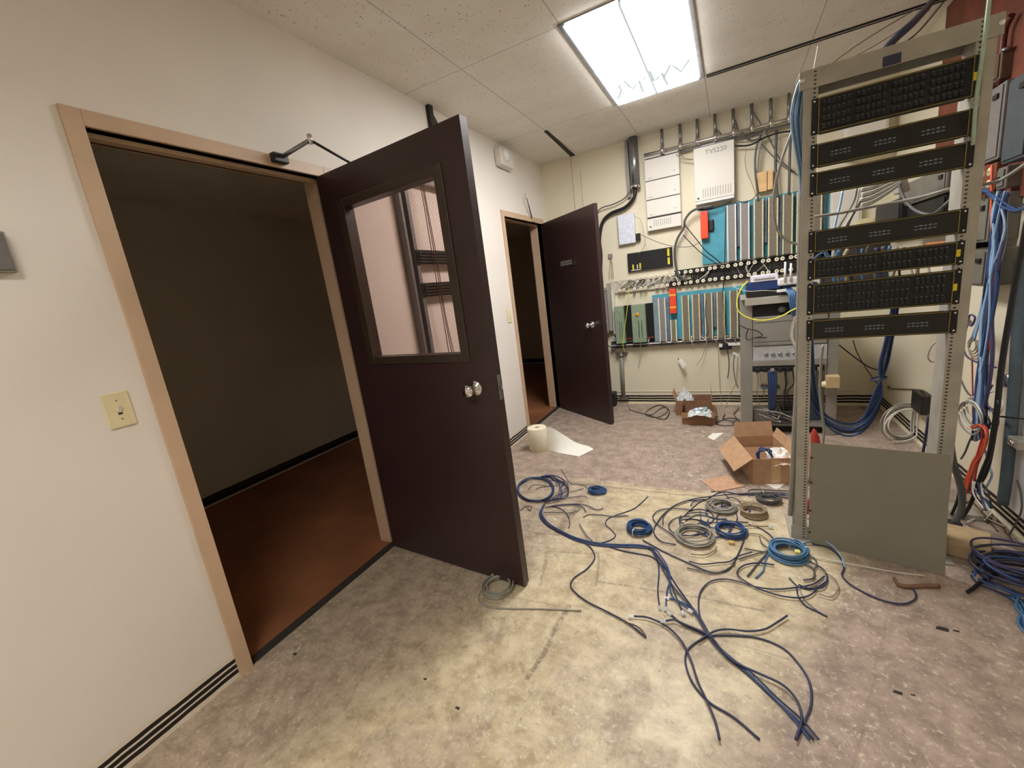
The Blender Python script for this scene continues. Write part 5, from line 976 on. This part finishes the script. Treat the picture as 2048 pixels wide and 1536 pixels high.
fcable('dark cable running straight from the crossing point to the lower right', Z1([(1085, 890), (1150, 940), (1290, 1012), (1380, 1112), (1500, 1212), (1640, 1342), (1760, 1452), (1850, 1560)]), .0038, 'navy', plug={0: 'c'})
fcable('blue cable starting at a clear plug and joining the straight run', Z1([(1072, 800), (1120, 812), (1190, 850), (1240, 910), (1280, 985), (1345, 1065), (1450, 1155), (1560, 1260), (1680, 1380), (1770, 1480), (1830, 1560)]), .0036, 'blue', plug={0: 'w'})
fcable('blue cable arching over from the crossing to the light blue coil', Z1([(1290, 1000), (1250, 930), (1232, 850), (1240, 770), (1290, 712), (1370, 695), (1460, 712), (1540, 737), (1640, 750), (1750, 742), (1850, 722), (1910, 680)]), .0034, 'navy')
fcable('dark cable loop in front of the light blue coil', Z1([(1640, 620), (1560, 608), (1480, 620), (1440, 655), (1460, 690), (1540, 740), (1620, 770), (1700, 790), (1790, 795), (1850, 770), (1868, 735)]), .0034, 'navy')
fcable('dark cable reaching right from the crossing to a frayed tip', Z1([(1230, 1030), (1290, 990), (1340, 970), (1400, 966), (1500, 976), (1590, 965), (1660, 925), (1710, 892)]), .0036, 'navy')
fcable('big open loop of dark cable at the bottom of the floor', Z1([(1560, 1560), (1420, 1440), (1290, 1360), (1200, 1255), (1162, 1150), (1172, 1080), (1230, 1030), (1300, 1002), (1420, 1000), (1560, 1015), (1690, 1070), (1780, 1165), (1832, 1260), (1838, 1370), (1805, 1460), (1760, 1560)]), .0038, 'navy')
fcable('cable from the round blue coil running down to the middle', Z1([(930, 485), (1050, 550), (1180, 610), (1290, 655), (1370, 655), (1410, 625), (1450, 550), (1478, 480)]), .0032, 'navy')
fcable('pair of grey-blue cable ends below the grey coil, longer one', Z1([(1170, 635), (1240, 650), (1310, 662), (1370, 650), (1430, 610)]), .003, 'dgrey')
fcable('pair of grey-blue cable ends below the grey coil, shorter one', Z1([(1180, 600), (1250, 615), (1330, 608), (1400, 600), (1450, 570), (1520, 550)]), .003, 'navy')
fcable('thin dark wire joining the bundle from above with a knot', Z4([(945, 870), (1000, 960), (1060, 1050), (1120, 1100)]), .003, 'dgrey')
fcable('wavy grey-blue cable rising from the bundle to the upper right', Z4([(1250, 1130), (1380, 1090), (1440, 1030), (1380, 950), (1310, 890), (1320, 820), (1400, 770), (1550, 720), (1700, 660), (1800, 580), (1880, 500)]), .003, 'navy', plug={1: 'c'})
fcable('short dark cable with a black plug above the bundle', Z4([(1000, 780), (1080, 745), (1250, 750), (1400, 770), (1560, 760), (1620, 760)]), .003, 'dgrey')
fcable('grey-blue cable arcing right from the bundle bend', Z4([(480, 650), (600, 620), (760, 605), (900, 600), (1050, 620), (1130, 660), (1200, 680), (1275, 660)]), .003, 'navy')
fcable('second cable arcing right from the bundle bend into a tight turn', Z4([(520, 640), (700, 615), (900, 612), (1000, 650), (1040, 710)]), .003, 'navy')
fcable('thin cable under the two arcs at the bundle bend', Z4([(460, 715), (620, 715), (800, 722), (900, 700), (960, 660)]), .0026, 'dgrey')
fcable('cable curling down beside the bundle bend', Z4([(560, 630), (680, 660), (760, 720), (805, 800), (815, 880), (800, 930)]), .0028, 'navy')
# ring at left
for i in range(7):
    c = [(350+85*math.cos(a), 405+165*math.sin(a)) for a in [k*.45 for k in range(15)]]
    s_ = 1+rd.uniform(-.06, .06); fcable('bright blue cable turn in the large ring beside the near door edge', Z4([(350+245*s_*math.cos(a)+rd.uniform(-6, 6), 398+160*s_*math.sin(a)+rd.uniform(-5, 5)) for a in [rd.uniform(0, 6)]*0+[.3*i+k*.45 for k in range(15)]]), .0034, ('blue', 'navy')[i % 3 == 2], 'large blue ring by the near door', z=.004+.0045*(i % 4), name='cable_turn')
for i in range(7):
    r1 = 60+i*14; fcable('loose violet-blue cable arc fanning right of the large ring', Z4([(460+rd.uniform(-15, 25), 560-i*4), (560+rd.uniform(0, 90), 545-rd.uniform(-8, 30)), (650+rd.uniform(-20, 130), 480+rd.uniform(-30, 20)), (680+rd.uniform(-20, 130), 400+rd.uniform(-30, 20)), (650+rd.uniform(-20, 150), 320+rd.uniform(-30, 15)), (590+rd.uniform(-10, 80), 265+rd.uniform(-50, 10)), (500+rd.uniform(0, 60), 235+rd.uniform(-35, 5)), (430+rd.uniform(-20, 30), 225)]), .003, ('navy', 'blue', 'purple')[i % 3], 'arcs fanning from the large ring', z=.006+.003*i, name='cable_turn')
for pts, lab in (([(700, 135), (740, 190), (790, 280), (840, 330)], 'short dark tail standing behind the fanned arcs'), ([(830, 330), (900, 328), (980, 340), (1035, 350), (1038, 380)], 'tail linking the fanned arcs to the small dark coil'),
                 ([(830, 435), (900, 420), (960, 400), (1005, 390)], 'second tail reaching the small dark coil'), ([(640, 550), (760, 520), (900, 500), (1010, 495), (1070, 520)], 'long tail running right below the small dark coil'),
                 ([(250, 400), (300, 350), (400, 340), (500, 350)], 'thin grey tail inside the large ring'), ([(350, 400), (420, 370), (520, 360), (640, 350)], 'second thin grey tail inside the large ring'),
                 ([(140, 690), (220, 630), (300, 640), (270, 690), (240, 650)], 'clear twisted wire below the large ring')):
    fcable(lab, Z4(pts), .0026, 'dgrey')
# tangle of cables on the right middle
tang = [([(1110, 510), (1030, 492), (990, 440), (1010, 390), (1060, 330), (1150, 280), (1260, 265)], 'navy', 'outer left loop of the middle tangle'),
        ([(1150, 505), (1080, 450), (1010, 400), (985, 360), (1020, 325), (1100, 315), (1200, 325)], 'navy', 'second loop at the left of the middle tangle'),
        ([(1040, 400), (1045, 350), (1100, 300), (1200, 265), (1300, 250), (1420, 238), (1560, 232), (1700, 240)], 'navy', 'long top cable of the middle tangle running to the rack'),
        ([(1270, 270), (1330, 235), (1380, 225), (1460, 240), (1600, 240), (1720, 262)], 'navy', 'dark top cable beside the tangle reaching the rack post'),
        ([(1500, 222), (1520, 212), (1600, 214), (1735, 222)], 'dgrey', 'thin cable lying highest toward the rack post'),
        ([(1480, 235), (1600, 228), (1740, 236)], 'navy', 'straight dark blue cable into the rack foot'), ([(1500, 248), (1620, 240), (1740, 250)], 'blue', 'straight blue cable into the rack foot'), ([(1560, 262), (1640, 252), (1740, 262)], 'navy', 'lowest straight cable into the rack foot'),
        ([(1180, 330), (1240, 280), (1300, 262), (1370, 262)], 'navy', 'short arc above the upper grey coil'),
        ([(1160, 380), (1230, 350), (1330, 370), (1420, 385), (1500, 390)], 'navy', 'cable weaving between the grey coils'),
        ([(1150, 430), (1220, 400), (1300, 390), (1390, 400)], 'navy', 'cable weaving above the lower grey coil'),
        ([(1240, 330), (1250, 380), (1310, 420), (1380, 400)], 'blue', 'blue piece under the upper grey coil'),
        ([(1190, 560), (1260, 565), (1310, 545), (1330, 520)], 'tan', 'tan arc below the lower grey coil'),
        ([(1300, 225), (1330, 222), (1370, 232), (1395, 262)], 'dgrey', 'thin arc over the flat cardboard corner'),
        ([(1500, 400), (1560, 420), (1620, 460), (1660, 520)], 'navy', 'cable passing right of the ringed blue coil'),
        ([(1480, 530), (1560, 545), (1640, 555), (1680, 570)], 'dgrey', 'dark cable between the ringed coil and the light blue coil'),
        ([(1480, 450), (1560, 455), (1610, 490), (1640, 520)], 'tan', 'tan wire arcing to the light blue coil'),
        ([(1560, 470), (1580, 510), (1640, 545)], 'dgrey', 'short dark arc left of the light blue coil')]
for pts, mt, lab in tang: fcable(lab, Z1(pts), .0031, mt)
rd = random.Random(77)
for i in range(14):
    cx_, cy_ = rd.uniform(1170, 1420), rd.uniform(290, 440); a0 = rd.uniform(0, 6); ra, rb = rd.uniform(50, 110), rd.uniform(30, 55)
    fcable('dark blue cable arc tangled under the grey coils', Z1([(cx_+ra*math.cos(a0+k*.5), cy_+rb*math.sin(a0+k*.5)) for k in range(rd.choice((6, 8, 9)))]), .003, rd.choice(('navy', 'navy', 'dgrey', 'purple', 'blue')), 'arcs tangled under the grey coils', z=.004+.0025*(i % 5), name='cable_turn')
# coils
coil('small dark teal coil near the large blue ring', *Z1([(685, 230)])[0], .062, 12, .0034, 'blue', 1, flat=4, spread=.45, sq=.8)
coil('round blue coil with a white twist tie in the middle of the floor', *Z1([(915, 435)])[0], .070, 14, .0036, 'blue', 2, tie=-1.9, flat=5, spread=.32)
coil('ringed blue coil in front of the grey coils', *Z1([(1405, 445)])[0], .075, 9, .0038, 'blue', 3, tie=.1, flat=4, spread=.2)
coil('large light blue coil nearest the foot of the tall rack', *Z1([(1715, 565)])[0], .082, 16, .004, 'light', 4, tie=.2, flat=5, spread=.4)
coil('upper light grey coil in the middle tangle', *Z1([(1360, 315)])[0], .085, 12, .0036, 'grey', 5, flat=4, spread=.45)
coil('lower light grey coil in the middle tangle', *Z1([(1210, 475)])[0], .100, 11, .0036, 'grey', 6, flat=4, spread=.35)
coil('tan coil just behind the ringed blue coil', *Z1([(1528, 345)])[0], .066, 11, .0036, 'tan', 7, flat=5, spread=.25, tie=.4)
coil('dark grey-tan coil farthest back near the rack post', *Z1([(1610, 275)])[0], .068, 11, .0036, 'dgrey', 8, flat=4, spread=.5, tie=2.)
coil('grey coil with a long tail at the foot of the near door', *Z1([(150, 750)])[0], .078, 10, .0034, 'grey', 9, tail=Z1([(60, 760), (45, 800), (70, 835), (150, 852), (300, 855), (450, 858), (600, 866)]), flat=4, spread=.35)
fcable('tan wire with a plug lying below the tan coil', Z1([(1480, 408), (1550, 410), (1610, 412)]), .004, 'tan', plug={1: 'c'})
q = fl(*Z1([(1410, 505)])[0]); thing('brass_plug', MB().box(q+Vector((-.014, -.012, 0)), q+Vector((.014, .012, .014))), simple('amber_plug', (196, 160, 92), .35), 'amber plastic plug at the front of the ringed blue coil', 'connector', bev=.004)
q = fl(*Z1([(1765, 572)])[0]); thing('yellow_plug', MB().box(q+Vector((-.012, -.012, .0)), q+Vector((.012, .012, .03))), simple('yellow_clear', (220, 212, 120), .4), 'yellowish plug in the centre of the light blue coil', 'connector', bev=.004)
# loops around the light blue coil
for pts, mt, lab in (([(1450, 0)], None, None),):
    pass
for pts, mt, r, lab in (([(1610, 560), (1590, 600), (1580, 650), (1540, 690)], 'light', .004, 'pale blue tail hanging left of the light blue coil'), ([(1600, 560), (1560, 600), (1520, 650), (1495, 680)], 'dgrey', .004, 'dark tail crossing left of the light blue coil'),
                        ([(1800, 610), (1850, 640), (1850, 690), (1800, 700)], 'dgrey', .004, 'tail knot right of the light blue coil'), ([(1830, 600), (1900, 640), (1925, 690), (1900, 740), (1830, 745), (1770, 725)], 'navy', .0034, 'wide loop at the right of the light blue coil'),
                        ([(1880, 640), (1960, 690), (1985, 740), (1950, 790), (1880, 775)], 'tan', .0026, 'pale thin loop right of the wide loop'), ([(1760, 740), (1770, 790), (1810, 840), (1870, 870), (1925, 897)], 'navy', .0034, 'cable end pointing to the lower right with a dark tip'),
                        ([(1770, 730), (1800, 800), (1860, 855), (1925, 895)], 'grey', .0026, 'thin twin of the cable end pointing lower right'), ([(1450, 590), (1540, 560), (1660, 530), (1740, 510)], 'dgrey', .003, 'dark cable entering the light blue coil from the left'),
                        ([(1780, 540), (1840, 570), (1870, 610), (1850, 650)], 'dgrey', .003, 'dark curve just right of the light blue coil'), ([(1820, 560), (1920, 590), (2010, 600)], 'white', .0022, 'white wire passing right from the light blue coil'),
                        ([(1720, 690), (1760, 730), (1820, 750), (1880, 735), (1930, 700)], 'navy', .003, 'cable curling in front of the light blue coil')):
    fcable(lab, Z1(pts), r, mt)
fcable('long dark cable sweeping right in front of the grey plate', [(1625, 1088), (1655, 1094), (1678, 1112), (1688, 1135), (1684, 1150), (1700, 1168), (1735, 1188), (1770, 1202), (1805, 1208), (1828, 1200), (1832, 1188), (1822, 1172)], .0036, 'navy')
# grey-blue loop that climbs the plate front
cable('grey-blue cable arched up in front of the grey plate', [fl(1600, 1088, .01), fl(1625, 1080, .02), fl(1655, 1085, .03), fl(1680, 1108, .025), fl(1690, 1135, .008)], .0034, 'pale')
# ------------------------------------------------------------------ world, light, render look
w = bpy.data.worlds.new('world'); bpy.context.scene.world = w; w.use_nodes = True; w.node_tree.nodes['Background'].inputs[0].default_value = (.9, .95, 1, 1); w.node_tree.nodes['Background'].inputs[1].default_value = .02
sc = bpy.context.scene; sc.view_settings.view_transform = 'Standard'; sc.view_settings.look = 'None'; sc.view_settings.exposure = 0.42
sc.cycles.use_denoising = True; sc.cycles.max_bounces = 8; sc.cycles.diffuse_bounces = 5; sc.cycles.transparent_max_bounces = 12; sc.cycles.sample_clamp_indirect = 6
